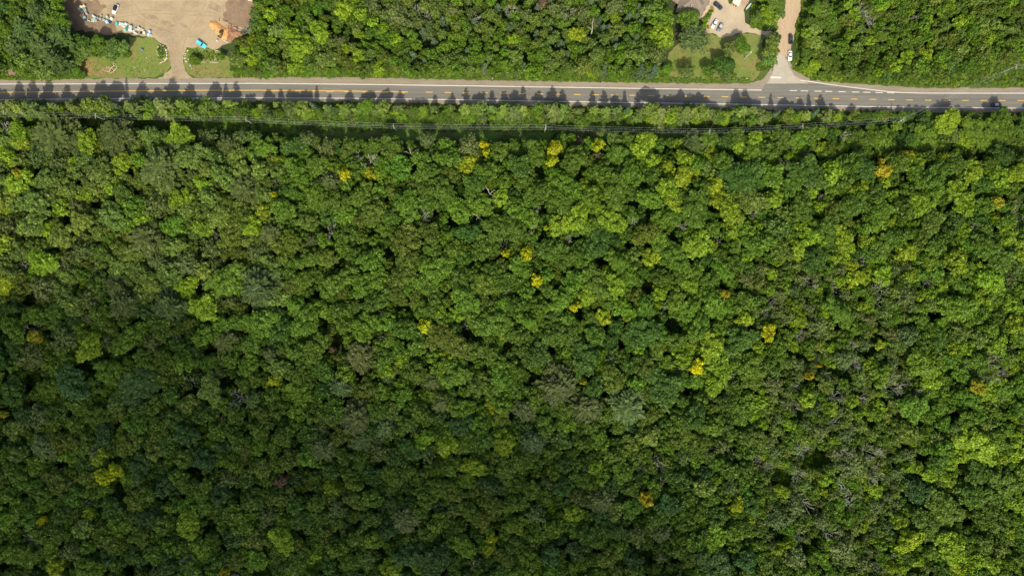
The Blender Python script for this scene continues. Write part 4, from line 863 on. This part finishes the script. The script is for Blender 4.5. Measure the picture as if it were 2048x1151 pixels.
def rock_mesh(seed, m):
    import bmesh
    r = random.Random(seed); bm = bmesh.new(); bmesh.ops.create_icosphere(bm, subdivisions=2, radius=.5)
    o = [Vector((r.uniform(-1, 1), r.uniform(-1, 1), r.uniform(-1, 1))).normalized() for _ in range(7)]
    for v in bm.verts:
        for q in o:
            d = v.co.dot(q)
            if d > .34: v.co -= q * (d - .34) * .9
        v.co *= r.uniform(.94, 1.06)
    me = bpy.data.meshes.new("boulder"); bm.to_mesh(me); bm.free(); me.materials.append(m); return me
ROCKS = [rock_mesh(i, M_ROCK) for i in range(4)] + [rock_mesh(9, M_ROCKG)]
RK = [(317, 94.5, 1.2), (322, 90.5, .9), (327, 92.5, 1.2), (332.5, 100.5, 1.3), (334, 105, 1.1), (334.3, 110.5, 1.5), (333.5, 117, 1.8), (331, 119.5, 1.2), (315, 108.5, .9), (317.5, 111.5, 1.1), (314, 103, .7), (333.7, 87.5, .6), (329.5, 97, .8),
      (376, 102.3, 1.3), (391, 100.8, 1.1), (393.5, 106, 1.2), (371.5, 107.5, 1.1), (370.8, 112, 1.1), (370.3, 117, 1.5), (372.5, 123, 1.3), (379, 119, 1.6), (388.5, 120, .9), (384.5, 121.5, .8), (378, 91.5, .7),
      (431, 101, 1), (435, 102, 1), (432, 105, .9), (433.3, 109.5, .8), (431, 113, .9), (432, 117, .8), (430, 119.5, .7), (435.5, 81.5, 1.6), (382, 131, 1.7), (383.5, 136.5, .9), (293, 116, .7), (1481, 69, .8), (1157 + 330, 0, 0)]
for n_, (x, y, d) in enumerate([q for q in RK if q[2]]):
    g_ = 4 if n_ in (32, 33) else n_ % 4; b = link('boulder', ROCKS[g_]); wx, wy = W(x, y); b.location = (wx, wy, d * .2); b.rotation_euler = (R.uniform(-.2, .2), 0, R.uniform(0, 6.28)); b.scale = (d, d * R.uniform(.6, .9), d * .7)
    rkd = globals().setdefault('RKD', []); rkd.append((b, x, y, n_))
ORDN = ['first', 'second', 'third', 'fourth', 'fifth', 'sixth', 'seventh', 'eighth', 'ninth', 'tenth', 'eleventh', 'twelfth', 'thirteenth', 'fourteenth', 'fifteenth', 'sixteenth', 'seventeenth']
SPEC = {31: 'cream boulder beside the orange heap', 32: 'long grey boulder below the right garden bed', 33: 'small grey boulder near the road end of the drive', 34: 'small white stone on the left lawn', 35: 'white stone at the edge of the right lawn'}
for nm, sel, cx_, cy_ in (('left garden bed', lambda x, n: x < 340 and n < 31, 325, 105), ('right garden bed', lambda x, n: 340 < x < 400 and n < 31, 381, 111)):
    L_ = sorted([q for q in RKD if sel(q[1], q[3])], key=lambda q: math.atan2(q[1] - cx_, -(q[2] - cy_)) % 6.283)
    for k, q in enumerate(L_): tag(q[0], f'{ORDN[k]} pale boulder clockwise from the top of the {nm}', 'boulder', f'boulders of the {nm}')
L_ = sorted([q for q in RKD if q[1] > 400 and q[3] < 31], key=lambda q: q[2])
for k, q in enumerate(L_): tag(q[0], f'{ORDN[k]} pale boulder down the short row left of the northern wood', 'boulder', 'boulders of the short row')
for q in RKD:
    if q[3] >= 31: tag(q[0], SPEC[q[3]], 'boulder')

# ------------------------------------------------------------------ old appliances and bins set out beside the yard
APP = {}
def pal(n, c): APP[n] = mat(n + "_enamel", c, .45, noise=(2.5, .45, .7, tuple(x * .7 for x in c)))
for n_, c_ in dict(white=(.72, .72, .66), cream=(.72, .68, .46), mint=(.48, .60, .50), grey=(.36, .38, .35), teal=(.26, .42, .38), turquoise=(.10, .48, .48), sky=(.45, .62, .72), navy=(.04, .07, .14), brick=(.40, .17, .13), black=(.02, .02, .02), emerald=(.02, .30, .18)).items(): pal(n_, c_)
KNOB = mat("dark_trim", (.03, .03, .03), .5)
def appliance(x, y, a, b, c, rot, hgt, label, kind='stove'):
    t = empty('old_' + kind, (*W(x, y, hgt), .08), math.radians(rot)); w_, d_ = a / S / 2, b / S / 2
    link('cabinet', MB().loft([rrect(-w_, w_, d_, .05, .06, 2), rrect(-w_, w_, d_, hgt - .04, .06, 2), rrect(-w_ + .03, w_ - .03, d_ - .03, hgt, .06, 2)]).mesh('cabinet', APP[c]), t)
    link('door', MB().box(-w_ * .85, w_ * .85, -d_ - .035, -d_ - .003, .15, hgt * .85).mesh('door', APP[c]), t)
    if kind == 'stove':
        for sx in (-.45, .45):
            for sy in (-.45, .35): link('burner', MB().tube([(sx * w_, sy * d_, hgt + .002), (sx * w_, sy * d_, hgt + .03)], .13, 10).mesh('burner', KNOB), t)
    else:
        link('lid', MB().loft([rrect(-w_ * .9, w_ * .9, d_ * .9, hgt + .002, .06, 2), rrect(-w_ * .84, w_ * .84, d_ * .84, hgt + .05, .06, 2)]).mesh('lid', APP[c]), t)
        link('handle', MB().box(-w_ * .3, w_ * .3, -d_ - .08, -d_ - .04, hgt * .8, hgt * .86).mesh('handle', KNOB), t)
    return tag(t, label, 'appliance', 'old appliances set out beside the yard')
AP = [(162, 13.5, 6, 4, 'cream', -15, 'cream chest at the top of the appliance row', 'freezer'), (167, 11.5, 4.5, 3, 'cream', 30, 'second cream chest, top right of the appliance row', 'freezer'), (157.8, 17, 4.5, 4, 'mint', 10, 'mint stove at the upper left of the appliance row', 'stove'),
      (169.4, 20.2, 5, 5.5, 'teal', 8, 'teal grey freezer, right one of the teal pair', 'freezer'), (163, 24, 5.2, 5.2, 'teal', 15, 'teal grey stove, left one of the teal pair', 'stove'), (172.8, 27.2, 4, 5, 'grey', 35, 'grey machine right of the red brown stove', 'freezer'),
      (165.5, 29.6, 5.5, 5, 'brick', 20, 'red brown stove in the appliance row', 'stove'), (168.5, 35, 5.5, 4.5, 'teal', 15, 'dark teal freezer below the red brown stove', 'freezer'), (168.5, 39.5, 5, 3.5, 'navy', 10, 'navy blue chest at the bottom of the first appliance stack', 'freezer'),
      (185.8, 31.8, 4.5, 3.8, 'white', -35, 'white stove at the left of the second appliance cluster', 'stove'), (189.8, 34.2, 4, 2.8, 'white', -35, 'narrow white chest beside the white stove', 'freezer'), (188.3, 36.8, 4, 2.6, 'mint', -35, 'narrow mint chest below the white pair', 'freezer'),
      (185.5, 40.2, 5, 5.5, 'mint', 25, 'mint stove below the white pair', 'stove'), (191.5, 41, 4.5, 4.5, 'grey', 20, 'grey freezer right of the mint stove', 'freezer'), (195, 35.7, 3.6, 3.6, 'grey', 10, 'small grey stove between clusters', 'stove'), (200.5, 37.5, 4.5, 4, 'grey', -10, 'grey freezer half under the branches', 'freezer'),
      (207, 39.8, 4.6, 4, 'mint', -25, 'greyish mint stove left of the pale blue freezer', 'stove'), (213.5, 33.5, 3.8, 3.4, 'mint', 5, 'small mint freezer set apart towards the yard', 'freezer'), (222.5, 37.6, 4.2, 5.6, 'white', -25, 'white fridge set apart with a black shadow', 'freezer'), (213.3, 43.7, 5.2, 5, 'sky', 20, 'pale blue freezer in the appliance row', 'freezer'),
      (218, 43, 4.5, 4, 'navy', 25, 'navy chest right of the pale blue freezer', 'freezer'), (232.6, 47, 5, 5, 'turquoise', 10, 'bright turquoise freezer in the appliance row', 'freezer'), (240, 47.6, 4.8, 4.6, 'white', -12, 'white stove right of the turquoise freezer', 'stove'), (244.8, 48, 4.6, 4.4, 'mint', -12, 'mint freezer right of a white stove', 'freezer'),
      (251.3, 48.5, 5.6, 5.2, 'white', -30, 'large white stove in the middle of the row', 'stove'), (247.2, 53, 5.8, 4.6, 'white', -35, 'white stove below the large white one', 'stove'), (253.6, 56.5, 5, 6.2, 'emerald', 10, 'emerald green chest in the row', 'freezer'), (249.2, 60, 4, 2.8, 'mint', 10, 'small mint chest left of the emerald one', 'freezer'),
      (260.3, 53.5, 6.2, 5.4, 'mint', -10, 'big mint freezer above another pale one', 'freezer'), (259.8, 59.6, 6.8, 5, 'white', 5, 'wide white freezer below the big mint one', 'freezer'), (267.2, 63, 4.6, 5, 'white', 30, 'white stove left of the grey tarp', 'stove'), (270.5, 66, 6, 2.6, 'white', -30, 'long white chest at the lower edge of the row', 'freezer'),
      (271.5, 58.6, 5.5, 4.2, 'grey', 10, 'blue grey chest behind the white stove', 'freezer'), (277.5, 55.8, 6, 3.4, 'white', -40, 'white stove with its corner toward the yard', 'stove'), (276, 59, 4, 2.4, 'cream', -30, 'small cream chest under the tilted white stove', 'freezer'), (284.3, 60, 4.8, 4.4, 'cream', -25, 'cream stove near the right end of the row', 'stove'),
      (287.5, 65.2, 4.6, 5, 'cream', -12, 'brightest cream freezer near the right end', 'freezer'), (282, 65.5, 4, 3.6, 'black', 5, 'black stove left of the brightest cream freezer', 'stove'), (292, 67.6, 3.4, 4, 'grey', -25, 'small pale grey stove near the right end', 'stove'), (298.4, 63, 4.6, 4.6, 'sky', -12, 'upper pale blue freezer at the right end', 'freezer'), (297, 69, 4.8, 5, 'sky', -15, 'lower pale blue freezer at the right end', 'freezer')]
for q in AP: appliance(q[0], q[1], q[2], q[3], q[4], -q[5] if False else q[5], .9 + .5 * (q[7] == 'freezer') * R.rand(), q[6], q[7])
def tank(x, y, Lp, rad, rot, m, label):
    t = empty('tank', (*W(x, y, .5), .06), math.radians(rot)); L = Lp / S / 2
    link('barrel', MB().tube([(-L, 0, rad + .1), (-L + .15, 0, rad + .1), (L - .15, 0, rad + .1), (L, 0, rad + .1)], [rad * .6, rad, rad, rad * .6], 12).mesh('barrel', m), t)
    for sx in (-.6, .6): link('foot', MB().box(sx * L - .06, sx * L + .06, -rad * .8, rad * .8, 0, .25).mesh('foot', KNOB), t)
    return tag(t, label, 'tank')
tank(177.5, 41.3, 6.5, .28, -22, APP['mint'], 'long green tank lying beside the first appliance stack')
tank(183, 43.4, 2.2, .2, -10, APP['white'], 'small white tank end beside the long green tank')
def drum(x, y, d, m, label):
    t = empty('drum', (*W(x, y, .7), .06)); link('barrel', MB().tube([(0, 0, 0), (0, 0, .4), (0, 0, .8)], [d * .48, d * .5, d * .48], 14).mesh('barrel', m), t)
    link('lid', MB().tube([(0, 0, .802), (0, 0, .85)], [d * .46, d * .4], 14).mesh('lid', m), t); return tag(t, label, 'drum')
drum(302, 70.3, .62, APP['white'], 'white drum at the right end of the appliance row')
drum(219.2, 41.7, .6, APP['white'], 'white drum between the navy chest and the white fridge')
drum(161, 31, .7, APP['cream'], 'cream drum left of the red brown stove')
drum(202, 31.5, 1.0, APP['grey'], 'grey drum set a little above the row')

# rusty implement, garden bench
RUSTM = mat("rusty_iron", (.38, .24, .12), .8, noise=(3, .4, .7, (.22, .11, .05))); PALEI = mat("weathered_iron", (.62, .54, .38), .7)
t = empty('farm_implement', (*W(225, 138, .5), .06)); tag(t, 'rusty old farm implement with a pale iron hoop on the lawn', 'farm implement')
def pt(x, y, z=.35): a = W(x, y); b = W(225, 138, .5); return (a[0] - b[0], a[1] - b[1], z)
hoop = [pt(217 + 4.2 * math.cos(a) * 1.0, 139 + 4.6 * math.sin(a), .3 + .2 * math.sin(a)) for a in np.linspace(0, 6.283, 22)]
link('hoop', MB().tube(hoop, .11, 5).mesh('hoop', PALEI), t)
link('hoop', MB().tube([pt(230 + 2.2 * math.cos(a), 129.5 + 2.6 * math.sin(a), .5) for a in np.linspace(0, 6.283, 14)], .09, 5).mesh('hoop', PALEI), t)
link('frame', MB().tube([pt(219, 143.5), pt(223, 147), pt(228, 143), pt(234, 137), pt(235, 132)], .13, 5).tube([pt(219, 142), pt(224, 136), pt(230, 131)], .1, 5).tube([pt(224, 136), pt(231, 142)], .1, 5).mesh('frame', PALEI), t)
for x, y in ((223, 142), (227, 138), (230, 137), (232, 134), (225, 144)): link('tine', MB().box(-.35, .35, -.15, .15, .1, .55, Matrix.Translation(Vector(pt(x, y, 0))) @ Matrix.Rotation(R.uniform(0, 3), 4, 'Z')).mesh('tine', RUSTM), t)
t = empty('garden_bench', (*W(284, 100, .5), .06), -.4); tag(t, 'small blue garden bench in the shade of the lawn tree', 'bench')
BLUEP = paint("blue_paint", (.12, .2, .42), .5)
link('seat', MB().box(-.7, .7, -.25, .25, .42, .48).mesh('seat', BLUEP), t); link('backrest', MB().box(-.7, .7, .22, .28, .5, .95).mesh('backrest', BLUEP), t)
for sx in (-.6, .6):
    for sy in (-.2, .2): link('leg', MB().box(sx - .04, sx + .04, sy - .04, sy + .04, 0, .42).mesh('leg', APP['white']), t)

# ------------------------------------------------------------------ house, sheds, deck
M_ROOF = mat("grey_brown_shingles", (.215, .175, .13), .9, noise=(.5, .4, .65, (.18, .15, .115)), noise2=(5, .45, .75, (.26, .215, .165)), bump=(6, .3, .05))
M_WALLH = mat("house_siding", (.42, .38, .30), .8, noise=(2, .4, .7, (.36, .32, .26)))
M_DECK = mat("deck_boards", (.50, .40, .27), .85, noise=(3, .4, .7, (.38, .30, .20), (1, .1, 1)))
M_CREAM = mat("cream_sheet_roof", (.66, .60, .46), .6, noise=(1, .4, .7, (.55, .49, .38))); M_BROOF = mat("brown_shed_roof", (.30, .20, .14), .9, noise=(1, .4, .65, (.40, .28, .19)))
M_TRIM = mat("white_trim", (.75, .72, .66), .6); M_DARK = mat("dark_window", (.02, .025, .03), .15)
house = empty('house', (*W(1388, 10), 0)); tag(house, 'grey brown roofed house at the top of the gravel drive', 'house')
def hp(p): a = W(*p); b = W(1388, 10); return (a[0] - b[0], a[1] - b[1], p[2])
def facet(name, polys, m, par, thick=.14):
    v = []; f = []
    for P in polys:
        o = len(v); n = len(P); top = [hp(p) for p in P]; v += top + [(x, y, z - thick) for x, y, z in top]
        nn = (Vector(top[1]) - Vector(top[0])).cross(Vector(top[2]) - Vector(top[0])); up = nn.z > 0
        f.append(tuple(range(o, o + n)) if up else tuple(range(o, o + n))[::-1]); f.append(tuple(range(o + n, o + 2 * n))[::-1] if up else tuple(range(o + n, o + 2 * n)))
        for k in range(n): k2 = (k + 1) % n; f.append((o + k, o + k2, o + n + k2, o + n + k) if not up else (o + k, o + n + k, o + n + k2, o + k2))
    return link(name, new_mesh(name, v, f, m), par)
rf = facet('roof', [[(1376, -40, 3), (1351, 24, 3), (1372, 25, 3.0), (1386, -2, 5.6), (1402, -40, 5.6)], [(1386, -2, 5.6), (1372, 25, 3), (1391, 51, 3)], [(1386, -2, 5.6), (1391, 51, 3), (1415, 9, 3.0)], [(1402, -40, 5.6), (1386, -2, 5.6), (1415, 9, 3), (1438, -40, 3)]], M_ROOF, house)
facet('dormer', [[(1391, 0, 5.5), (1399, 20, 3.9), (1404, 12, 5.0), (1396, -3, 5.7)], [(1396, -3, 5.7), (1404, 12, 5.0), (1409, 7, 3.8), (1397, -6, 5.2)]], M_ROOF, house)
facet('dormer', [[(1380, 20, 4.3), (1393, 29, 3.9), (1392, 34, 4.3), (1381, 24, 4.6)]], M_ROOF, house)
facet('wing_roof', [[(1344, -30, 2.7), (1343, 0, 2.7), (1356, 9, 2.7), (1362, -4, 3.4), (1360, -30, 3.6)], [(1360, -30, 3.6), (1362, -4, 3.4), (1365, 0, 2.75), (1376, -30, 2.75)]], M_ROOF, house)
def walls(name, poly, h, m, par, shrink=.93, z0=0):
    P = [Vector(hp((x, y, 0))) for x, y in poly]; c = sum(P, Vector()) / len(P); P = [c + (p - c) * shrink for p in P]
    return link(name, MB().loft([[(p.x, p.y, z0) for p in P], [(p.x, p.y, h) for p in P]]).mesh(name, m), par)
wl_ = walls('wall', [(1376, -38), (1353, 23), (1373, 24), (1391, 48), (1413, 9), (1434, -38)], 2.8, M_WALLH, house)
walls('wall', [(1345, -28), (1345, 0), (1356, 7), (1363, -2), (1364, -28)], 2.5, M_WALLH, house)
for x, y in ((1383, 10.5), (1382.3, 14)): a = hp((x, y, 5)); link('vent_pipe', MB().tube([(a[0], a[1], 4.4), (a[0], a[1], 5.5)], .14, 8).mesh('vent_pipe', M_TRIM), house)
for x, y in ((1402, 32), (1407, 23)):
    a = hp((x, y, 0)); fr = link('window', MB().box(-.06, .1, -.6, .6, 1.0, 2.1, Matrix.Translation(Vector((a[0] + .15, a[1], 0))) @ Matrix.Rotation(math.radians(-31), 4, 'Z')).mesh('window', M_DARK), house)
dk = link('deck', MB().loft([[hp((x, y, .15)) for x, y in ((1415, 10), (1424, 12), (1403, 41), (1398, 39))][::-1], [hp((x, y, .5)) for x, y in ((1415, 10), (1424, 12), (1403, 41), (1398, 39))][::-1]]).mesh('deck', M_DECK), house)
for x, y in ((1424, 12), (1417, 21.5), (1410, 31.5), (1403, 41)): a = hp((x, y, 0)); link('railing_post', MB().box(a[0] - .06, a[0] + .06, a[1] - .06, a[1] + .06, .5, 1.4).mesh('railing_post', M_TRIM), dk)
def shed(px, py, quad, zl, zh, m, label):
    global hp
    sh = empty('shed', (*W(px, py), 0)); keep_ = hp
    hp = lambda p: (W(*p)[0] - W(px, py)[0], W(*p)[1] - W(px, py)[1], p[2])
    facet('roof', [[(quad[0][0], quad[0][1], zl), (quad[1][0], quad[1][1], zl), (quad[2][0], quad[2][1], zh), (quad[3][0], quad[3][1], zh)]], m, sh)
    walls('wall', quad, zl - .1, M_WALLH, sh, .88)
    a = hp((*quad[0], 0)); b = hp((*quad[1], 0)); link('fascia', MB().tube([(a[0], a[1] - .05, zl - .02), (b[0], b[1] - .05, zl - .02)], .1, 4).mesh('fascia', M_TRIM), sh)
    c = Vector(a).lerp(Vector(b), .5); ang = math.atan2(b[1] - a[1], b[0] - a[0]); link('door', MB().box(-.8, .8, .05, .12, 0, 1.9, Matrix.Translation(Vector((c.x, c.y, 0))) @ Matrix.Rotation(ang, 4, 'Z')).mesh('door', M_DARK), sh)
    hp = keep_; return tag(sh, label, 'shed')
shed(1474, 2, [(1465, 5), (1477.5, 13), (1484, -3), (1470, -12)], 2.5, 3.0, M_CREAM, 'shed with a cream sheet roof at the top edge')
shed(1493, 0, [(1481, 3.5), (1493, 11), (1502, -5), (1487, -12)], 2.6, 3.3, M_BROOF, 'shed with a weathered brown roof right of the cream roofed one')
t = empty('wooden_step', (*W(1468, 13), .08), math.radians(-32)); tag(t, 'low wooden landing with dark pots before the cream roofed shed', 'landing')
for k in range(6): link('board', MB().box(-1.6, 1.6, -.9 + k * .32, -.62 + k * .32, .05, .25).mesh('board', M_DECK), t)
link('pot', MB().tube([(-.5, .1, .252), (-.5, .1, .6)], [.2, .28], 9).mesh('pot', M_DARK), t); link('pot', MB().tube([(.7, .2, .252), (.7, .2, .6)], [.22, .3], 9).mesh('pot', M_DARK), t)
t = empty('canoe', (*W(1496.5, 14), .1), math.radians(50)); tag(t, 'pale green canoe lying behind the brown roofed shed', 'canoe')
link('hull', MB().loft([[(x, wy_ * math.cos(a), .35 - .3 * math.sin(a) * (wy_ > .05) + abs(x) * .06) for a in np.linspace(0, math.pi, 7)] for x, wy_ in ((-2.2, .03), (-1.6, .3), (-.6, .45), (.6, .45), (1.6, .3), (2.2, .03))]).mesh('hull', APP['mint']), t)
link('thwart', MB().box(-.1, .1, -.4, .4, .36, .4).mesh('thwart', M_DECK), t)
# flower bed beside the deck
FB = [(1424.5, 18, 'amber', 3), (1422, 23, 'fresh', 3), (1419, 27, 'lime', 3), (1416, 31, 'green', 3), (1412, 36, 'fresh', 4), (1408, 41, 'lime', 4), (1413, 43, 'fresh', 3), (1418, 35, 'lime', 2.5), (1421, 30, 'fresh', 2.5), (1426, 22, 'amber', 2.2), (1406, 46, 'fresh', 3), (1410, 50, 'lemon', 3), (1416, 55, 'lemon', 3), (1463, 4, 'green', 3.5), (1460, -2, 'fresh', 4), (1409, 2, 'green', 5), (1414, 5, 'fresh', 3.5), (1413, -3, 'green', 5)]
FN = ['orange bush at the top of the flower bed', 'green bush second from the top of the flower bed', 'lime bush in the upper flower bed', 'dark green bush by the deck', 'fresh green bush in the middle of the flower bed', 'lime bush low beside the deck', 'green bush near the parked white car', 'small lime bush between stepping stones', 'small green bush beside the upper stepping stones', 'small orange bush beside the dark car', 'green bush at the foot of the deck', 'yellowish bush below the deck', 'yellowish bush left of the parked white car', 'green bush left of the cream roofed shed', 'fresh green bush above the one by the cream roofed shed', 'bush against the house roof', 'small bush near the top of the deck', 'bush at the top edge beside the house']
for (x, y, c, rp), lb in zip(FB, FN):
    hb = rp / S * .9; b = empty('bush', (*W(x, y, hb), 0), R.uniform(0, 6)); s = rp / S / 4.7 * 1.15; b.scale = (s, s, s * .9)
    cr = link('leaves', VAR['B'][R.randint(5)], b); cr.location = (0, 0, -6.8); cr['tint'] = tint_of(c, x, y, R); link('stem', TRUNK, b).scale = (.4, .4, .35); tag(b, lb, 'bush', 'bushes around the house')
for n_, (x, y) in enumerate(((1423.5, 27), (1421.5, 31), (1419, 35.5), (1416, 40))):
    b = link('stepping_stone', ROCKS[n_]); b.location = (*W(x, y), .1); b.scale = (.9, .7, .25); b.rotation_euler = (0, 0, n_); tag(b, ['topmost', 'second', 'third', 'lowest'][n_] + ' pale stepping stone in the flower bed', 'stepping stone', 'stepping stones in the flower bed')

# ------------------------------------------------------------------ power line
WOODP = mat("grey_pole_wood", (.48, .46, .40), .85, noise=(2, .4, .7, (.36, .34, .29))); WIRE = mat("aluminium_wire", (.62, .66, .58), .5, .2); INS = mat("porcelain", (.7, .7, .66), .3)
ZT = 10.4
PT = [(-300, 222), (190, 231.5), (491, 239), (786, 252), (1091, 254.5), (1419, 262.5), (1605, 252), (1807, 239), (2032, 133), (2420, 136)]
PLN = ['', 'power pole nearest the left edge', 'power pole second from the left edge below the road', 'power pole left of the frame centre', 'power pole just right of the frame centre', 'power pole with a service wire crossing the road', 'power pole between the service pole and the corner pole', 'corner power pole where the wires turn over the road', 'power pole in the meadow at the right edge', '']
ends = []
for n_, (x, y) in enumerate(PT):
    bx, by = W(x, y, ZT)
    ang = 0 if n_ < 8 else -.25
    arm = []
    for d, dz in ((1.05, .12), (.1, .45), (-1.05, .12)): arm.append(Vector((bx - d * math.sin(ang), by + d * math.cos(ang), ZT + dz)))
    ends.append(arm)
    if n_ in (0, 9): continue
    t = empty('utility_pole', (bx, by, 0), ang)
    link('pole', MB().tube([(0, 0, 0), (0, 0, 5), (0, 0, ZT + .3)], [.19, .16, .12], 9).mesh('pole', WOODP), t)
    ca = link('crossarm', MB().box(.125, .28, -1.2, 1.2, ZT - .12, ZT + .02).mesh('crossarm', WOODP), t)
    for d, dz in ((1.05, 0), (-1.05, 0)): link('insulator', MB().tube([(.2, d, ZT + .022), (.2, d, ZT + .2)], .08, 8).mesh('insulator', INS), ca)
    if n_ in (5, 7): link('transformer', MB().tube([(-.35, -.2, ZT - 2.1), (-.35, -.2, ZT - 1.2)], .26, 10).mesh('transformer', mat("transformer_grey", (.45, .47, .46), .5)), t)
    tag(t, PLN[n_], 'utility pole', 'power poles of the line along the road')
for k, nm in enumerate(('upper', 'middle', 'lower')):
    P = []
    for a, b in zip(ends, ends[1:]):
        for q in range(10): u = q / 10; p = a[k].lerp(b[k], u); P.append((p.x, p.y, p.z - 4 * .9 * u * (1 - u)))
    P.append(tuple(ends[-1][k])); o = link('power_wire', MB().tube(P, .013, 4).mesh('power_wire', WIRE)); tag(o, f'{nm} of the three bare wires running along the road', 'wire', 'wires of the power line')
P = []
for a, b in zip(ends, ends[1:]):
    for q in range(10): u = q / 10; p = a[1].lerp(b[1], u); P.append((p.x, p.y + .25, p.z - 3 - 4 * 1.2 * u * (1 - u)))
tag(link('telephone_cable', MB().tube(P, .016, 4).mesh('telephone_cable', WIRE)), 'thicker telephone cable hung below the three bare wires', 'cable', 'wires of the power line')
SPX = (1502.5, 104)
bx, by = W(*SPX, 9.6); t = empty('utility_pole', (bx, by, 0), .6); tag(t, 'leaning looking service pole on the right lawn', 'utility pole')
link('pole', MB().tube([(0, 0, 0), (0, 0, 5), (0, 0, 9.7)], [.2, .17, .13], 9).mesh('pole', WOODP), t)
link('transformer', MB().tube([(.32, 0, 7.9), (.32, 0, 8.9)], .27, 10).mesh('transformer', APP['white']), t); link('crossarm', MB().box(-.6, .6, .135, .24, 9.3, 9.42).mesh('crossarm', WOODP), t)
def span(A, B, sag, name, label, rad=.018):
    A, B = Vector(A), Vector(B); P = [];
    for q in range(15): u = q / 14; p = A.lerp(B, u); P.append((p.x, p.y, p.z - 4 * sag * u * (1 - u)))
    return tag(link(name, MB().tube(P, rad, 4).mesh(name, WIRE)), label, 'wire', 'service wires to the house')
a5 = W(*PT[5], ZT)
span((*a5, 9.6), (bx, by, 9.4), .8, 'service_wire', 'service wire crossing the road to the lawn pole')
span((bx + .3, by, 9.4), (*W(1585, 10, 9), 9), .6, 'service_wire', 'right service wire from the lawn pole over the track')
span((bx - .3, by + .1, 9.2), (*W(1578, 8, 8.5), 8.5), .6, 'service_wire', 'left service wire from the lawn pole over the track')

# marker posts
for n_, (x, y, lb) in enumerate(((985, 157.5, 'small white post on the upper verge right of centre'), (1493, 158.5, 'small white post at the foot of the right lawn'), (1540.5, 123, 'small white post left of the pale side road'), (1591, 128, 'small white post right of the pale side road'), (394, 148, 'dark little post at the road end of the yard drive'), (325.5, 148.5, 'dark post on the left side of the yard drive'), (1916, 171, 'thin sign post on the upper verge at the right'))):
    t = empty('marker_post', (*W(x, y, .6), .05)); link('post', MB().box(-.07, .07, -.07, .07, 0, 1.1).mesh('post', M_TRIM if n_ not in (4, 5) else KNOB), t)
    link('reflector', MB().box(-.2, .2, -.1, .1, 1.101, 1.25).mesh('reflector', M_TRIM if n_ not in (4, 5) else KNOB), t); tag(t, lb, 'marker post')

# ------------------------------------------------------------------ person beside the white car
def person(px, py, face, label):
    V = [(0, 0, .95), (0, 0, 1.15), (0, 0, 1.38), (0, 0, 1.5), (0, .01, 1.62), (0, .01, 1.72), (.17, 0, 1.4), (.23, .02, 1.14), (.25, .1, .92), (-.17, 0, 1.4), (-.23, .02, 1.14), (-.22, .1, .92), (.1, 0, .88), (.12, .03, .5), (.13, -.02, .08), (.13, .16, .04), (-.1, 0, .88), (-.12, .0, .5), (-.13, -.06, .08), (-.13, .12, .04)]
    E = [(0, 1), (1, 2), (2, 3), (3, 4), (4, 5), (2, 6), (6, 7), (7, 8), (2, 9), (9, 10), (10, 11), (0, 12), (12, 13), (13, 14), (14, 15), (0, 16), (16, 17), (17, 18), (18, 19)]
    Rr = [.15, .14, .17, .06, .1, .09, .07, .05, .035, .07, .05, .035, .1, .07, .05, .04, .1, .07, .05, .04]
    me = bpy.data.meshes.new('body'); me.from_pydata(V, E, []); me.update(); me.materials.append(mat("dark_clothes", (.035, .035, .045), .9))
    t = empty('person', (*W(px, py, .9), .12), math.radians(face)); o = link('body', me, t); sk = o.modifiers.new('skin', 'SKIN')
    for v, r_ in zip(me.skin_vertices[0].data, Rr): v.radius = (r_, r_)
    me.skin_vertices[0].data[0].use_root = True
    ss = o.modifiers.new('sub', 'SUBSURF'); ss.levels = 1; ss.render_levels = 2
    link('hair', MB().loft([[(.1 * f * math.cos(a), .1 * f * math.sin(a) - .01, z) for a in np.linspace(0, 6.28, 9)[:-1]] for z, f in ((1.68, 1.05), (1.76, .95), (1.81, .4))]).mesh('hair', KNOB), t)
    return tag(t, label, 'person')
person(1572.4, 115.6, 90, 'person in dark clothes standing left of the white car')
